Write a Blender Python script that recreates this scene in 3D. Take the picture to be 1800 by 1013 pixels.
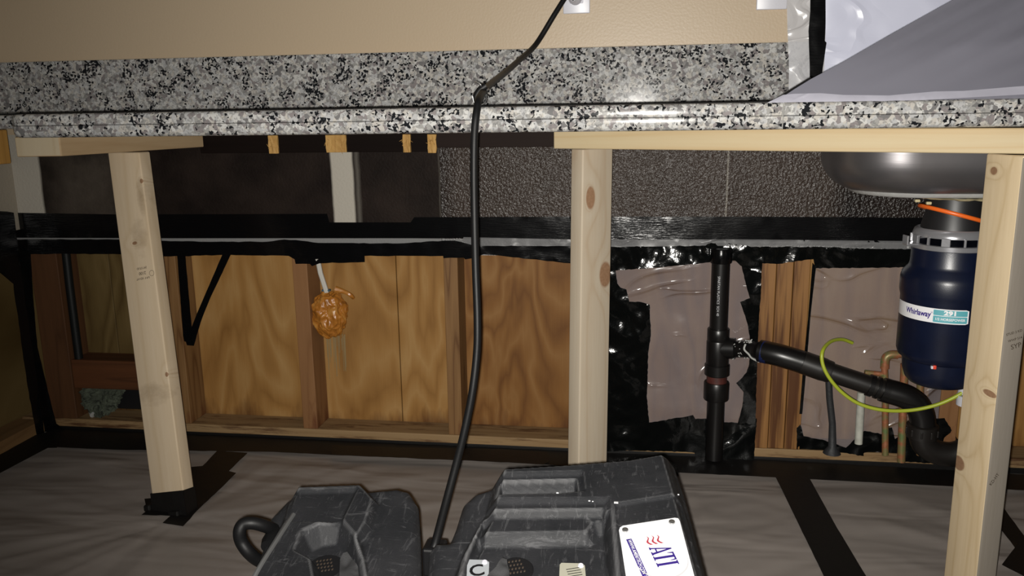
import bpy, bmesh, math, random
from mathutils import Vector, Matrix, noise
from mathutils.geometry import delaunay_2d_cdt
for o in list(bpy.data.objects): bpy.data.objects.remove(o)
SC = bpy.context.scene; COL = SC.collection
R = math.radians
# ------------------------------------------------------------------ camera, light, exposure
FP = 1472.0; CX, CY = 900.0, 506.5
CAM = Vector((0.0, -2.1, 0.905))
AX = -Vector((-9080-CX, 345-CY, FP)).normalized()
AD = Vector((1005-CX, 7450-CY, FP)); AD = (AD - AX*AD.dot(AX)).normalized()
AY = AD.cross(AX); AY = AY if AY.z > 0 else -AY
AZ = -AD
cd = bpy.data.cameras.new('camera'); cam = bpy.data.objects.new('camera', cd); COL.objects.link(cam)
cd.sensor_width = 36; cd.lens = FP/1800*36; cd.clip_start = .02
rt = Vector((AX.x, AY.x, AZ.x)); up = -Vector((AX.y, AY.y, AZ.y)); bk = -Vector((AX.z, AY.z, AZ.z))
m = Matrix((rt, up, bk)).transposed().to_4x4(); m.translation = CAM; cam.matrix_world = m
SC.camera = cam
SC.view_settings.view_transform = 'Standard'; SC.view_settings.look = 'None'
SC.view_settings.gamma = 1; SC.view_settings.exposure = 0; SC.view_settings.use_curve_mapping = False
w = bpy.data.worlds.new('world'); SC.world = w; w.use_nodes = True
w.node_tree.nodes['Background'].inputs[0].default_value = (.9, .95, 1, 1)
w.node_tree.nodes['Background'].inputs[1].default_value = 0.006
fl = bpy.data.lights.new('phone_flash', 'SPOT'); fl.energy = 150; fl.shadow_soft_size = .006
fl.spot_size = R(112); fl.spot_blend = 1.0; fl.color = (1, .965, .90)
flo = bpy.data.objects.new('phone_flash', fl); COL.objects.link(flo)
flo.location = CAM + Vector((-.010, 0, -.010))

def ray(u, v):
    d = Vector((u-CX, v-CY, FP)); return Vector((d.dot(AX), d.dot(AY), d.dot(AZ)))
def onY(u, v, y=0.0):
    r = ray(u, v); return CAM + r*((y-CAM.y)/r.y)
def onX(u, v, x):
    r = ray(u, v); return CAM + r*((x-CAM.x)/r.x)
def onZ(u, v, z=0.0):
    r = ray(u, v); return CAM + r*((z-CAM.z)/r.z)
aim = (onY(1080, 400, 0) - flo.location).normalized()
flo.rotation_euler = aim.to_track_quat('-Z', 'Y').to_euler()

# ------------------------------------------------------------------ object helpers
def tag(o, label=None, cat=None, group=None, kind=None):
    if label: o['label'] = label
    if cat: o['category'] = cat
    if group: o['group'] = group
    if kind: o['kind'] = kind
    return o
def thing(name, label, cat, loc=(0, 0, 0), group=None):
    o = bpy.data.objects.new(name, None); COL.objects.link(o); o.location = loc; o.empty_display_size = .05
    return tag(o, label, cat, group)
def world_loc(o):
    v = Vector(o.location)
    while o.parent: o = o.parent; v = v + Vector(o.location)
    return v
def obj(name, bm, mat, parent=None, smooth=False, weld=False, loc=None, angle=40):
    """bm is in world coordinates; the new object's origin goes to its parent's origin (or loc)."""
    if weld: bmesh.ops.remove_doubles(bm, verts=bm.verts, dist=1e-5)
    off = world_loc(parent) if parent else Vector(loc or (0, 0, 0))
    for v in bm.verts: v.co -= off
    me = bpy.data.meshes.new(name); bm.to_mesh(me); bm.free()
    me.materials.append(mat)
    if smooth:
        me.shade_smooth()
        try: me.set_sharp_from_angle(angle=R(angle))
        except Exception: pass
    o = bpy.data.objects.new(name, me); COL.objects.link(o)
    if parent: o.parent = parent
    else: o.location = off
    return o
def nb(): return bmesh.new()
def box(bm, lo, hi, bev=0.0, mtx=None, seg=2):
    t = bmesh.new()
    bmesh.ops.create_cube(t, size=1)
    lo = Vector(lo); hi = Vector(hi); c = (lo+hi)/2; s = hi-lo
    for v in t.verts: v.co = Vector((v.co.x*s.x, v.co.y*s.y, v.co.z*s.z)) + c
    if bev: bmesh.ops.bevel(t, geom=t.edges[:], offset=bev, segments=seg, affect='EDGES', profile=.5)
    if mtx: bmesh.ops.transform(t, matrix=mtx, verts=t.verts)
    merge(bm, t); return bm
def merge(bm, t):
    me = bpy.data.meshes.new('tmp'); t.to_mesh(me); t.free(); bm.from_mesh(me); bpy.data.meshes.remove(me)
def catmull(pts, n=6):
    P = [Vector(p) for p in pts]; out = []
    for i in range(len(P)-1):
        a = P[max(i-1, 0)]; b = P[i]; c = P[i+1]; d = P[min(i+2, len(P)-1)]
        for k in range(n):
            t = k/n
            out.append(.5*((2*b)+(c-a)*t+(2*a-5*b+4*c-d)*t*t+(3*b-a-3*c+d)*t**3))
    out.append(P[-1]); return out
def tube(bm, pts, r, seg=12, cap=True):
    """r: number or list, one per point"""
    P = [Vector(p) for p in pts]; rr = r if isinstance(r, (list, tuple)) else [r]*len(P)
    rings = []; nrm = None
    for i, p in enumerate(P):
        t = (P[min(i+1, len(P)-1)] - P[max(i-1, 0)]).normalized()
        if nrm is None:
            nrm = t.orthogonal().normalized()
        nrm = (nrm - t*nrm.dot(t)).normalized(); b = t.cross(nrm)
        rings.append([bm.verts.new(p + (nrm*math.cos(2*math.pi*k/seg) + b*math.sin(2*math.pi*k/seg))*rr[i]) for k in range(seg)])
    for a, b in zip(rings, rings[1:]):
        for k in range(seg): bm.faces.new((a[k], a[(k+1) % seg], b[(k+1) % seg], b[k]))
    if cap: bm.faces.new(rings[0][::-1]); bm.faces.new(rings[-1])
    return bm
def lathe(bm, prof, c, seg=48, a0=0, a1=2*math.pi):
    """prof: (radius, z) list, around vertical axis at c"""
    full = abs(a1-a0-2*math.pi) < 1e-4; n = seg if full else seg+1
    rings = []
    for r, z in prof:
        rings.append([bm.verts.new((c[0]+r*math.cos(a0+(a1-a0)*k/seg), c[1]+r*math.sin(a0+(a1-a0)*k/seg), z)) for k in range(n)])
    for a, b in zip(rings, rings[1:]):
        for k in range(seg):
            k2 = (k+1) % n; bm.faces.new((a[k], a[k2], b[k2], b[k]))
    return bm
def fbm(p, s, o=3): return noise.fractal(Vector(p)*s, 1.0, 2.0, o)
def ridge(p, s):
    a = noise.noise(Vector(p)*s); b = noise.noise(Vector(p)*s*2.3+Vector((7, 3, 1)))
    return (1-2*abs(a)*1.6) + .45*(1-2*abs(b)*1.6)
def cloth(name, poly, fn, mat, parent=None, step=8, amp=0.0, scale=18, thick=0.0, kind='ridge', jag=0.0, seed=0, smooth=True, nrm=Vector((0, -1, 0)), loc=None, disp=None):
    """A film or strip: outline traced as (u, v), laid on the surface fn(u, v), with wrinkles."""
    rnd = random.Random(seed+len(poly))
    B = []
    for i, a in enumerate(poly):
        b = poly[(i+1) % len(poly)]; L = math.hypot(b[0]-a[0], b[1]-a[1]); n = max(1, int(L/step))
        for k in range(n):
            t = k/n; j = jag if k else 0
            B.append((a[0]+(b[0]-a[0])*t+rnd.uniform(-j, j), a[1]+(b[1]-a[1])*t+rnd.uniform(-j, j)))
    us = [p[0] for p in B]; vs = [p[1] for p in B]; V = list(B)
    u = min(us)+step/2
    row = 0
    while u < max(us):
        v = min(vs)+step/2+(step/2 if row % 2 else 0)
        while v < max(vs):
            V.append((u+rnd.uniform(-1, 1)*step*.15, v+rnd.uniform(-1, 1)*step*.15)); v += step
        u += step*.87; row += 1
    nB = len(B)
    r = delaunay_2d_cdt([Vector(p) for p in V], [], [list(range(nB))], 1, 1e-4)
    bm = nb(); vs_ = []
    for c in r[0]:
        p = fn(c.x, c.y)
        if amp:
            q = p + Vector((seed*3.1, seed*1.7, 0))
            d = (ridge(q, scale) if kind == 'ridge' else fbm(q, scale))*amp
            p = p + nrm*d
        if disp: p = p + nrm*disp(p)
        vs_.append(bm.verts.new(p))
    for f in r[2]:
        try: bm.faces.new([vs_[i] for i in f])
        except ValueError: pass
    bmesh.ops.delete(bm, geom=[v for v in bm.verts if not v.link_faces], context='VERTS')
    bmesh.ops.recalc_face_normals(bm, faces=bm.faces)
    if bm.faces and sum((f.normal.dot(nrm) for f in bm.faces)) < 0: bmesh.ops.reverse_faces(bm, faces=bm.faces)
    if thick:
        g = bmesh.ops.extrude_face_region(bm, geom=bm.faces[:])
        for e in g['geom']:
            if isinstance(e, bmesh.types.BMVert): e.co += nrm*thick
        bmesh.ops.recalc_face_normals(bm, faces=bm.faces)
    return obj(name, bm, mat, parent, smooth=smooth, loc=loc, angle=50)
def Yp(y): return lambda u, v: onY(u, v, y)
def Zp(z): return lambda u, v: onZ(u, v, z)
def text(name, s, size, fn, mat, parent=None, bold=0.0, align='CENTER', sx=1.0, loc=None):
    cu = bpy.data.curves.new('t', 'FONT'); cu.body = s; cu.size = size; cu.align_x = align; cu.align_y = 'CENTER'; cu.offset = bold
    cu.resolution_u = 3
    to = bpy.data.objects.new('t', cu); COL.objects.link(to)
    me = bpy.data.meshes.new_from_object(to.evaluated_get(bpy.context.evaluated_depsgraph_get()))
    bpy.data.objects.remove(to)
    bm = nb(); bm.from_mesh(me); bpy.data.meshes.remove(me)
    for v in bm.verts: v.co = fn(v.co.x*sx, v.co.y)
    return obj(name, bm, mat, parent, loc=loc)
def shape2d(name, polys, fn, mat, parent=None, loc=None):
    bm = nb()
    for p in polys:
        bm.faces.new([bm.verts.new(fn(x, y)) for x, y in p])
    return obj(name, bm, mat, parent, loc=loc)

# ------------------------------------------------------------------ materials
class N:
    def __init__(s, name):
        s.m = bpy.data.materials.new(name); s.m.use_nodes = True; s.t = s.m.node_tree
        s.b = s.t.nodes['Principled BSDF']; s.out = s.t.nodes['Material Output']
        s.tc = s.t.nodes.new('ShaderNodeTexCoord').outputs['Object']
    def n(s, typ, **k):
        x = s.t.nodes.new('ShaderNode'+typ)
        for a, b in k.items(): setattr(x, a, b)
        return x
    def l(s, a, b): s.t.links.new(a, b)
    def mp(s, sc, loc=(0, 0, 0), rot=(0, 0, 0), src=None):
        x = s.n('Mapping'); x.inputs['Scale'].default_value = sc; x.inputs['Location'].default_value = loc; x.inputs['Rotation'].default_value = rot
        s.l(src or s.tc, x.inputs[0]); return x.outputs[0]
    def noise(s, vec, scale=1, detail=4, rough=.5, dist=0):
        x = s.n('TexNoise'); s.l(vec, x.inputs['Vector']); x.inputs['Scale'].default_value = scale
        x.inputs['Detail'].default_value = detail; x.inputs['Roughness'].default_value = rough; x.inputs['Distortion'].default_value = dist
        return x
    def vor(s, vec, scale, feat='F1', rnd=1.0):
        x = s.n('TexVoronoi', feature=feat); s.l(vec, x.inputs['Vector']); x.inputs['Scale'].default_value = scale; x.inputs['Randomness'].default_value = rnd
        return x
    def ramp(s, fac, stops, interp='LINEAR'):
        x = s.n('ValToRGB'); x.color_ramp.interpolation = interp; e = x.color_ramp.elements
        while len(e) < len(stops): e.new(.5)
        for i, (p, c) in enumerate(stops):
            e[i].position = p; e[i].color = (*(c if isinstance(c, tuple) else (c, c, c)), 1)
        s.l(fac, x.inputs[0]); return x.outputs[0]
    def math(s, op, a, b=None, c=None, clamp=False):
        x = s.n('Math', operation=op, use_clamp=clamp)
        for i, q in enumerate((a, b, c)):
            if q is None: continue
            if isinstance(q, (int, float)): x.inputs[i].default_value = q
            else: s.l(q, x.inputs[i])
        return x.outputs[0]
    def mix(s, fac, a, b, mode='MIX'):
        x = s.n('Mix', data_type='RGBA', blend_type=mode)
        for i, q in ((0, fac), (6, a), (7, b)):
            if isinstance(q, (int, float)): x.inputs[i].default_value = q
            elif isinstance(q, tuple): x.inputs[i].default_value = (*q, 1)
            else: s.l(q, x.inputs[i])
        return x.outputs[2]
    def sep(s, src=None):
        x = s.n('SeparateXYZ'); s.l(src or s.tc, x.inputs[0]); return x.outputs
    def bump(s, h, st=.3, dist=.002):
        x = s.n('Bump'); x.inputs['Strength'].default_value = st; x.inputs['Distance'].default_value = dist
        s.l(h, x.inputs['Height']); s.l(x.outputs[0], s.b.inputs['Normal'])
    def col(s, c):
        if isinstance(c, tuple): s.b.inputs['Base Color'].default_value = (*c, 1)
        else: s.l(c, s.b.inputs['Base Color'])
    def set(s, **k):
        for a, v in k.items(): s.b.inputs[a.replace('_', ' ')].default_value = v
    def band(s, x, a, b, soft):
        """1 between a and b on coordinate x"""
        lo = s.math('SMOOTH_MIN', s.math('DIVIDE', s.math('SUBTRACT', x, a), soft), 1.0, .1)
        hi = s.math('SMOOTH_MIN', s.math('DIVIDE', s.math('SUBTRACT', b, x), soft), 1.0, .1)
        return s.math('MULTIPLY', s.math('MAXIMUM', lo, 0.0), s.math('MAXIMUM', hi, 0.0), clamp=True)
def simple(name, c, rough=.5, metal=0, spec=.5, bump=None, var=0.0, vscale=30, coat=0):
    k = N(name); k.set(Roughness=rough, Metallic=metal); k.b.inputs['Specular IOR Level'].default_value = spec
    if coat: k.b.inputs['Coat Weight'].default_value = coat; k.b.inputs['Coat Roughness'].default_value = .1
    nz = k.noise(k.tc, vscale, 4)
    if var:
        k.col(k.mix(k.ramp(nz.outputs[0], [(.3, 0.0), (.7, 1.0)]), tuple(x*(1-var) for x in c), tuple(min(1, x*(1+var)) for x in c)))
    else: k.col(c)
    if bump: k.bump(k.noise(k.tc, bump[0], 3).outputs[0], bump[1], bump[2])
    return k.m
def lumber(name, light, dark, axis='z', knots=(), freq=1.0, rough=.62, stain=None, contrast=.5, seed=0.0, cath=7.0):
    """softwood board; grain runs along axis; knots: (x, z, rx, rz) on the object's own x/z"""
    k = N(name); ax = 'xyz'.index(axis)
    s = [1.0, 1.0, 1.0]; s[ax] = .06
    src = k.tc
    low = k.noise(k.mp(tuple(x*9*freq for x in s), (seed, seed*.7, 0)), 1, 2, .4, .3).outputs[0]
    if knots:
        xyz = k.sep(); tot = None; kb = None
        for (cx, cz, rx, rz) in knots:
            dx = k.math('DIVIDE', k.math('SUBTRACT', xyz[0], cx), rx); dz = k.math('DIVIDE', k.math('SUBTRACT', xyz[2], cz), rz)
            d = k.math('SQRT', k.math('ADD', k.math('MULTIPLY', dx, dx), k.math('MULTIPLY', dz, dz)))
            g = k.math('DIVIDE', 1.0, k.math('ADD', 1.0, k.math('MULTIPLY', d, d)))
            tot = g if tot is None else k.math('MAXIMUM', tot, g)
            kk = k.math('SUBTRACT', 1.0, k.math('MULTIPLY', k.math('SUBTRACT', d, .85), 5.0, clamp=True), clamp=True)
            kb = kk if kb is None else k.math('MAXIMUM', kb, kk)
        low = k.math('ADD', low, k.math('MULTIPLY', tot, .55))
    rings = k.math('PINGPONG', k.math('MULTIPLY', low, cath), .5)
    rings = k.ramp(rings, [(.0, 1.0), (.12, .35), (.5, 0.0)])
    fine = k.noise(k.mp(tuple(x*140*freq for x in s)), 1, 3, .6).outputs[0]
    fac = k.math('ADD', k.math('MULTIPLY', rings, contrast), k.math('MULTIPLY', k.math('SUBTRACT', fine, .4), .55), clamp=True)
    c = k.mix(fac, light, dark)
    if knots:
        kn = k.noise(k.tc, 160, 3).outputs[0]
        kc = k.mix(kn, (.20, .105, .055), (.36, .22, .13))
        c = k.mix(kb, c, kc)
    if stain:
        c = stain(k, c)
    k.col(c); k.set(Roughness=rough); k.b.inputs['Specular IOR Level'].default_value = .3
    k.bump(fine, .12, .001)
    return k.m
def plywood(name, a, b, c3, seed=0.0, sc=1.0, streak=(.0, .0)):
    k = N(name)
    low = k.noise(k.mp((4.6*sc, 1, 1.15*sc), (seed, 0, seed*.5)), 1, 3, .45, .6).outputs[0]
    rings = k.ramp(k.math('PINGPONG', k.math('MULTIPLY', low, 9.0), .5), [(0, 0.0), (.5, 1.0)])
    mid = k.noise(k.mp((12, 1, 2.6), (seed*2, 0, 0)), 1, 4, .6).outputs[0]
    fine = k.noise(k.mp((260, 1, 7)), 1, 3, .7).outputs[0]
    f = k.math('ADD', k.math('MULTIPLY', rings, .50), k.math('MULTIPLY', k.math('SUBTRACT', mid, .18), .75), clamp=True)
    f = k.math('ADD', f, k.math('MULTIPLY', k.math('SUBTRACT', fine, .5), .22), clamp=True)
    col = k.ramp(f, [(0, a), (.5, b), (1, c3)])
    # damp staining with its own ragged outline along the foot of the sheet
    z = k.sep()[2]
    st = k.noise(k.mp((14, 1, 3), (3, 0, seed)), 1, 4, .65).outputs[0]
    sm = k.math('SUBTRACT', k.math('ADD', .052, k.math('MULTIPLY', k.math('SUBTRACT', st, .45), .26)), z)
    col = k.mix(k.math('MULTIPLY', sm, 16.0, clamp=True), col, k.mix(.70, col, (.06, .017, .005)))
    k.col(col); k.set(Roughness=.6); k.b.inputs['Specular IOR Level'].default_value = .25
    k.bump(fine, .25, .001); return k.m
def granite(name):
    k = N(name)
    d = k.noise(k.tc, 90, 3); v = k.n('VectorMath', operation='MULTIPLY_ADD')
    k.l(d.outputs['Color'], v.inputs[0]); v.inputs[1].default_value = (.010, .010, .010); k.l(k.tc, v.inputs[2]); P = v.outputs[0]
    a = k.vor(P, 135); ra = k.sep(a.outputs['Color'])[0]
    c = k.ramp(ra, [(0, (.37, .37, .37)), (.22, (.47, .465, .45)), (.42, (.27, .265, .255)), (.58, (.205, .185, .185)), (.72, (.41, .39, .36)), (.9, (.15, .145, .145))], 'CONSTANT')
    b = k.vor(P, 215); rb = k.sep(b.outputs['Color'])[1]
    cl = k.noise(k.tc, 26, 2).outputs[0]
    blk = k.math('GREATER_THAN', k.math('ADD', rb, k.math('MULTIPLY', k.math('SUBTRACT', cl, .5), 1.9)), .88)
    gr = k.vor(P, 330); rg = k.sep(gr.outputs['Color'])[2]
    c = k.mix(k.math('MULTIPLY', k.math('GREATER_THAN', rg, .74), .5), c, (.14, .14, .14))
    c = k.mix(blk, c, (.012, .013, .015))
    k.col(c); k.set(Roughness=.15); k.b.inputs['Specular IOR Level'].default_value = .035; return k.m
GRAN = granite('granite_speckled'); GRANE = granite('granite_polished'); GRANE.node_tree.nodes['Principled BSDF'].inputs['Specular IOR Level'].default_value = .16
def tapemat(name, rough=.28, weave=True, c=(.0028, .0028, .0032), bs=None):
    k = N(name); k.col(c); k.set(Roughness=rough); k.b.inputs['Specular IOR Level'].default_value = .35
    h = k.noise(k.mp((25, 25, 260)), 1, 3, .7).outputs[0] if weave else k.noise(k.tc, 55, 4, .55).outputs[0]
    k.bump(h, bs or (.22 if weave else .22), .002); return k.m
TAPE = tapemat('black_duct_tape', .19); TAPEF = tapemat('black_floor_tape', .55, False, (.0035, .0030, .0028)); POLY = tapemat('black_poly_crumpled', .13, False, (.0028, .0032, .0032), .5)
def film(name, c, a, rough=.25, bs=30, bst=.4):
    k = N(name); k.col(c); k.set(Roughness=rough); k.b.inputs['Specular IOR Level'].default_value = .7
    tr = k.n('BsdfTransparent'); mx = k.n('MixShader'); mx.inputs[0].default_value = a
    k.l(tr.outputs[0], mx.inputs[1]); k.l(k.b.outputs[0], mx.inputs[2]); k.l(mx.outputs[0], k.out.inputs[0])
    # folds: thin raised creases
    n1 = k.noise(k.mp((.55, 1, 1.0), rot=(0, .5, 0)), bs*.30, 2, .45, 1.0).outputs[0]
    cr = k.ramp(k.math('ABSOLUTE', k.math('SUBTRACT', n1, .5)), [(0, 1.0), (.018, .35), (.05, 0.0)])
    n2 = k.noise(k.mp((.6, 1, 1.3), (4, 0, 2), (0, -.45, 0)), bs*.34, 2, .45, 1.4).outputs[0]
    fade = k.ramp(k.noise(k.tc, bs*.35, 1).outputs[0], [(.48, 0.0), (.60, 1.0)])
    cr = k.math('MULTIPLY', cr, k.ramp(k.noise(k.mp((1, 1, 1), (9, 0, 0)), bs*.3, 1).outputs[0], [(.40, 0.0), (.55, 1.0)]))
    cr = k.math('ADD', cr, k.math('MULTIPLY', fade, k.ramp(k.math('ABSOLUTE', k.math('SUBTRACT', n2, .52)), [(0, .7), (.012, .25), (.035, 0.0)])))
    k.bump(k.math('ADD', k.math('MULTIPLY', cr, .55), k.math('MULTIPLY', k.noise(k.tc, bs*.5, 2).outputs[0], .8)), bst, .017); return k.m
FILM = film('clear_poly_film', (.33, .31, .335), .40, .15, 15, .9); FILMW = film('milky_poly_film', (.74, .76, .92), .92, .28, 9, .45)
FILMD = film('dim_poly_film', (.20, .20, .205), .6, .3, 20, .5)
FILMT = film('thin_poly_film', (.74, .74, .77), .68, .2, 14, .7)
def sheetmat(name, c, bst=.25):
    k = N(name); nz = k.noise(k.tc, 5, 4).outputs[0]
    k.col(k.mix(nz, tuple(x*.88 for x in c), tuple(x*1.1 for x in c))); k.set(Roughness=.5); k.b.inputs['Specular IOR Level'].default_value = .35
    k.bump(k.noise(k.mp((2.2, 9, 4), rot=(0, 0, -.45)), 1, 2, .4, .6).outputs[0], bst, .05); return k.m
FSHEET = sheetmat('floor_poly_grey', (.255, .225, .205), .3); GSHEET = sheetmat('grey_poly', (.162, .160, .192), .12)
WHITE = simple('white_plastic', (.62, .62, .68), .35); STEEL = None
BLK = simple('black_rubber', (.0055, .0055, .006), .5, spec=.3, bump=(200, .1, .001)); ABS = simple('black_abs', (.0055, .0050, .0050), .33, bump=(40, .05, .001))
ABSD = simple('black_abs_dull', (.009, .0075, .0065), .42)
CHROME = simple('cast_zinc', (.34, .34, .36), .24, .55, bump=(90, .12, .001)); NAVY = simple('navy_enamel', (.0032, .0060, .020), .34, bump=(500, .12, .0006), var=.15)
ORANGE = simple('orange_rubber', (.75, .13, .015), .35); COPPER = None
k = N('aged_copper'); nz = k.noise(k.tc, 40, 4, .6).outputs[0]
k.col(k.ramp(nz, [(.35, (.14, .19, .07)), (.47, (.24, .17, .07)), (.56, (.33, .12, .055)), (.75, (.45, .20, .11))])); k.set(Roughness=.45, Metallic=.35); COPPER = k.m
k = N('brushed_steel'); br = k.noise(k.mp((3, 40, 160)), 1, 3, .6).outputs[0]
k.col(k.mix(k.noise(k.tc, 9, 3).outputs[0], (.17, .16, .165), (.30, .29, .30))); k.set(Metallic=.85, Roughness=.36); k.bump(br, .08, .001); STEEL = k.m
GROUT = simple('grey_caulk', (.45, .45, .44), .5, bump=(60, .4, .003)); CAULK = simple('yellowed_caulk', (.48, .42, .25), .6, bump=(60, .5, .004))
INK = simple('stamp_ink', (.045, .032, .02), .8); WIREY = simple('yellow_green_wire', (.36, .42, .03), .4); CABLEW = simple('white_cable', (.52, .50, .45), .5)
PIPEW = simple('painted_white_pipe', (.42, .42, .37), .5, var=.15, vscale=60); FOAM = None
k = N('expanding_foam'); nz = k.noise(k.tc, 40, 4, .6).outputs[0]
k.col(k.ramp(nz, [(.3, (.24, .085, .010)), (.5, (.40, .15, .022)), (.7, (.46, .23, .055))])); k.set(Roughness=.35); k.bump(k.noise(k.tc, 50, 2).outputs[0], .3, .004); FOAM = k.m
k = N('scuffed_grey_plastic')
s1 = k.noise(k.tc, 7, 5, .65).outputs[0]; s2 = k.noise(k.mp((90, 14, 60), rot=(0, 0, .7)), 1, 4, .75, 1.0).outputs[0]
c = k.mix(k.ramp(s1, [(.3, 0.0), (.7, 1.0)]), (.012, .013, .015), (.032, .032, .035))
c = k.mix(k.ramp(s2, [(.56, 0.0), (.78, .8)]), c, (.11, .11, .115))
s3 = k.noise(k.mp((8, 45, 20), rot=(0, 0, -.9)), 1, 6, .8, 2.0).outputs[0]; c = k.mix(k.ramp(s3, [(.58, 0.0), (.66, .5)]), c, (.10, .10, .105))
pt = k.n('NewGeometry').outputs['Pointiness']; c = k.mix(k.ramp(pt, [(.515, 0.0), (.57, .8)]), c, (.16, .16, .165)); k.col(c)
k.set(Roughness=.6); k.b.inputs['Specular IOR Level'].default_value = .22; k.bump(k.noise(k.tc, 350, 3).outputs[0], .25, .0012); SHELL = k.m
DARKPL = simple('black_moulded_plastic', (.008, .008, .009), .45); LABELW = simple('white_label', (.80, .80, .82), .35); LABELG = simple('grey_label', (.34, .36, .38), .4); LABELT = simple('tan_label', (.36, .35, .28), .45)
TEAL = simple('teal_print', (.10, .37, .42), .4); INDIGO = simple('indigo_print', (.035, .018, .19), .4); REDP = simple('red_print', (.40, .04, .06), .4); GREYP = simple('pale_grey_print', (.55, .55, .57), .4)
SCREW = simple('screw_steel', (.5, .5, .5), .3, .9); INSUL = simple('grey_green_wool', (.055, .065, .045), .9, bump=(60, 1, .01), var=.4, vscale=40)
TAUPE = simple('raw_gypsum_grey', (.30, .30, .29), .7)

# ------------------------------------------------------------------ setting
XL = -1.705
k = N('beige_wall_paint'); k.col((.50, .395, .275)); k.set(Roughness=.40)
k.b.inputs['Specular IOR Level'].default_value = .35; k.bump(k.noise(k.tc, 170, 2, .4).outputs[0], .08, .004); BEIGE = k.m
# painted / grimy drywall below the worktop
k = N('soiled_drywall'); xyz = k.sep(); X_, Z_ = xyz[0], xyz[2]
wob = k.noise(k.mp((6, 1, 9)), 1, 3).outputs[0]; xw = k.math('ADD', X_, k.math('MULTIPLY', k.math('SUBTRACT', wob, .5), .008))
grn = k.noise(k.tc, 150, 2, .5).outputs[0]; blot = k.noise(k.tc, 7, 4, .6).outputs[0]
dark = k.mix(k.ramp(blot, [(.35, 0.0), (.7, 1.0)]), (.009, .006, .005), (.022, .015, .012))
dark = k.mix(k.math('MULTIPLY', k.band(X_, -.50, .5, .05), .85), dark, k.mix(blot, (.022, .015, .011), (.065, .047, .038)))
lft = k.math('MULTIPLY', k.band(X_, -1.66, -1.30, .12), k.ramp(blot, [(.25, .15), (.75, 1.0)]))
dark = k.mix(lft, dark, (.085, .070, .056))
bare = k.math('MAXIMUM', k.band(xw, -.790, -.726, .006), k.band(xw, -1.90, -1.618, .008))
bare = k.math('MAXIMUM', bare, k.math('MULTIPLY', k.band(xw, .2135, .2195, .002), .35))
bare = k.math('MAXIMUM', bare, k.math('MULTIPLY', k.band(xw, -.727, -.708, .010), .22))
bare = k.math('MAXIMUM', bare, k.math('MULTIPLY', k.band(xw, -.503, -.497, .002), .12))
col = k.mix(bare, dark, (.43, .40, .345))
edge = k.math('LESS_THAN', Z_, .583); col = k.mix(edge, col, (.20, .20, .20))
k.col(col); rr = k.ramp(X_, [(.0, .55), (.001, .42)]); k.l(k.math('ADD', .10, k.math('MULTIPLY', k.band(X_, -.50, 3.0, .002), .25)), k.b.inputs['Specular IOR Level'])
rgh = k.band(X_, -.50, 3.0, .002); k.l(k.math('SUBTRACT', .62, k.math('MULTIPLY', rgh, .30)), k.b.inputs['Roughness']); k.bump(k.math('MULTIPLY', grn, k.math('ADD', .25, k.math('MULTIPLY', rgh, .75))), .7, .006); DRY = k.m
bm = nb(); box(bm, (XL-.1, .0, .86), (2.1, .012, 2.5)); tag(obj('wall_back', bm, BEIGE), kind='structure')
bm = nb(); box(bm, (XL-.1, .0, .54), (2.1, .012, .86)); tag(obj('wall_back_lower', bm, DRY), kind='structure')
bm = nb(); box(bm, (XL-.012, -3.2, .60), (XL, .0, 2.5)); tag(obj('wall_left', bm, simple('grimy_left_wall', (.33, .29, .23), .6, bump=(110, .3, .003))), kind='structure')
bm = nb(); box(bm, (-2.2, -3.2, -.05), (2.4, .25, 0)); tag(obj('floor', bm, simple('concrete', (.22, .2, .18), .8, bump=(40, .2, .003), var=.2)), kind='structure')

# plywood sheathing behind the studs
PLA = plywood('plywood_olive', (.055, .030, .008), (.115, .075, .026), (.16, .108, .042), 1.3, 1.2)
PLB = plywood('plywood_orange', (.19, .085, .019), (.31, .16, .047), (.40, .24, .092), 4.7)
PLC = plywood('plywood_brown', (.105, .038, .008), (.205, .092, .024), (.29, .155, .055), 9.1, 1.1)
def sheathing(x0, x1, m, label, seams=()):
    bm = nb(); xs = [x0]+list(seams)+[x1]
    for a, b in zip(xs, xs[1:]): box(bm, (a+.0012, .101, .0), (b-.0012, .113, .90), .001, seg=1)
    tag(obj('plywood_sheet', bm, m), label, 'plywood sheet', 'plywood sheathing behind the studs')
sheathing(XL-.09, -1.262, PLA, 'olive-brown plank sheathing in the dark bay behind the left timber post', (-1.517,))
sheathing(-1.262, -.475, PLB, 'orange swirly plywood behind the foam blob, left of the black cord', (-.655,))
sheathing(-.475, .365, PLC, 'brown grainy plywood directly left of and behind the centre post')
sheathing(.365, 1.5, PLB, 'plywood behind the clear plastic beside the garbage disposal')

# studs
def wetstain(z0, z1, s=9):
    def f(k, c):
        z = k.sep()[2]; n = k.noise(k.mp((s*3, s*3, s*.8)), 1, 4, .6).outputs[0]
        a = k.math('MULTIPLY', k.math('SUBTRACT', k.math('ADD', z1, k.math('MULTIPLY', k.math('SUBTRACT', n, .5), .5)), z), 10.0, clamp=True)
        return k.mix(k.math('MULTIPLY', a, .75), c, (.10, .028, .010))
    return f
def vstain(k, c):
    n = k.noise(k.mp((45, 45, 2.2), (3, 1, 0)), 1, 3, .6).outputs[0]
    return k.mix(k.ramp(n, [(.46, 0.0), (.60, .85)]), c, (.06, .018, .005))
STUDO = lumber('old_stud', (.24, .118, .048), (.16, .070, .025), freq=1.2, stain=wetstain(0, .09), rough=.6)
STUDG = lumber('old_stud_grained', (.22, .118, .045), (.10, .042, .013), freq=1.5, contrast=.8, stain=wetstain(0, .05), rough=.6)
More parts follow.
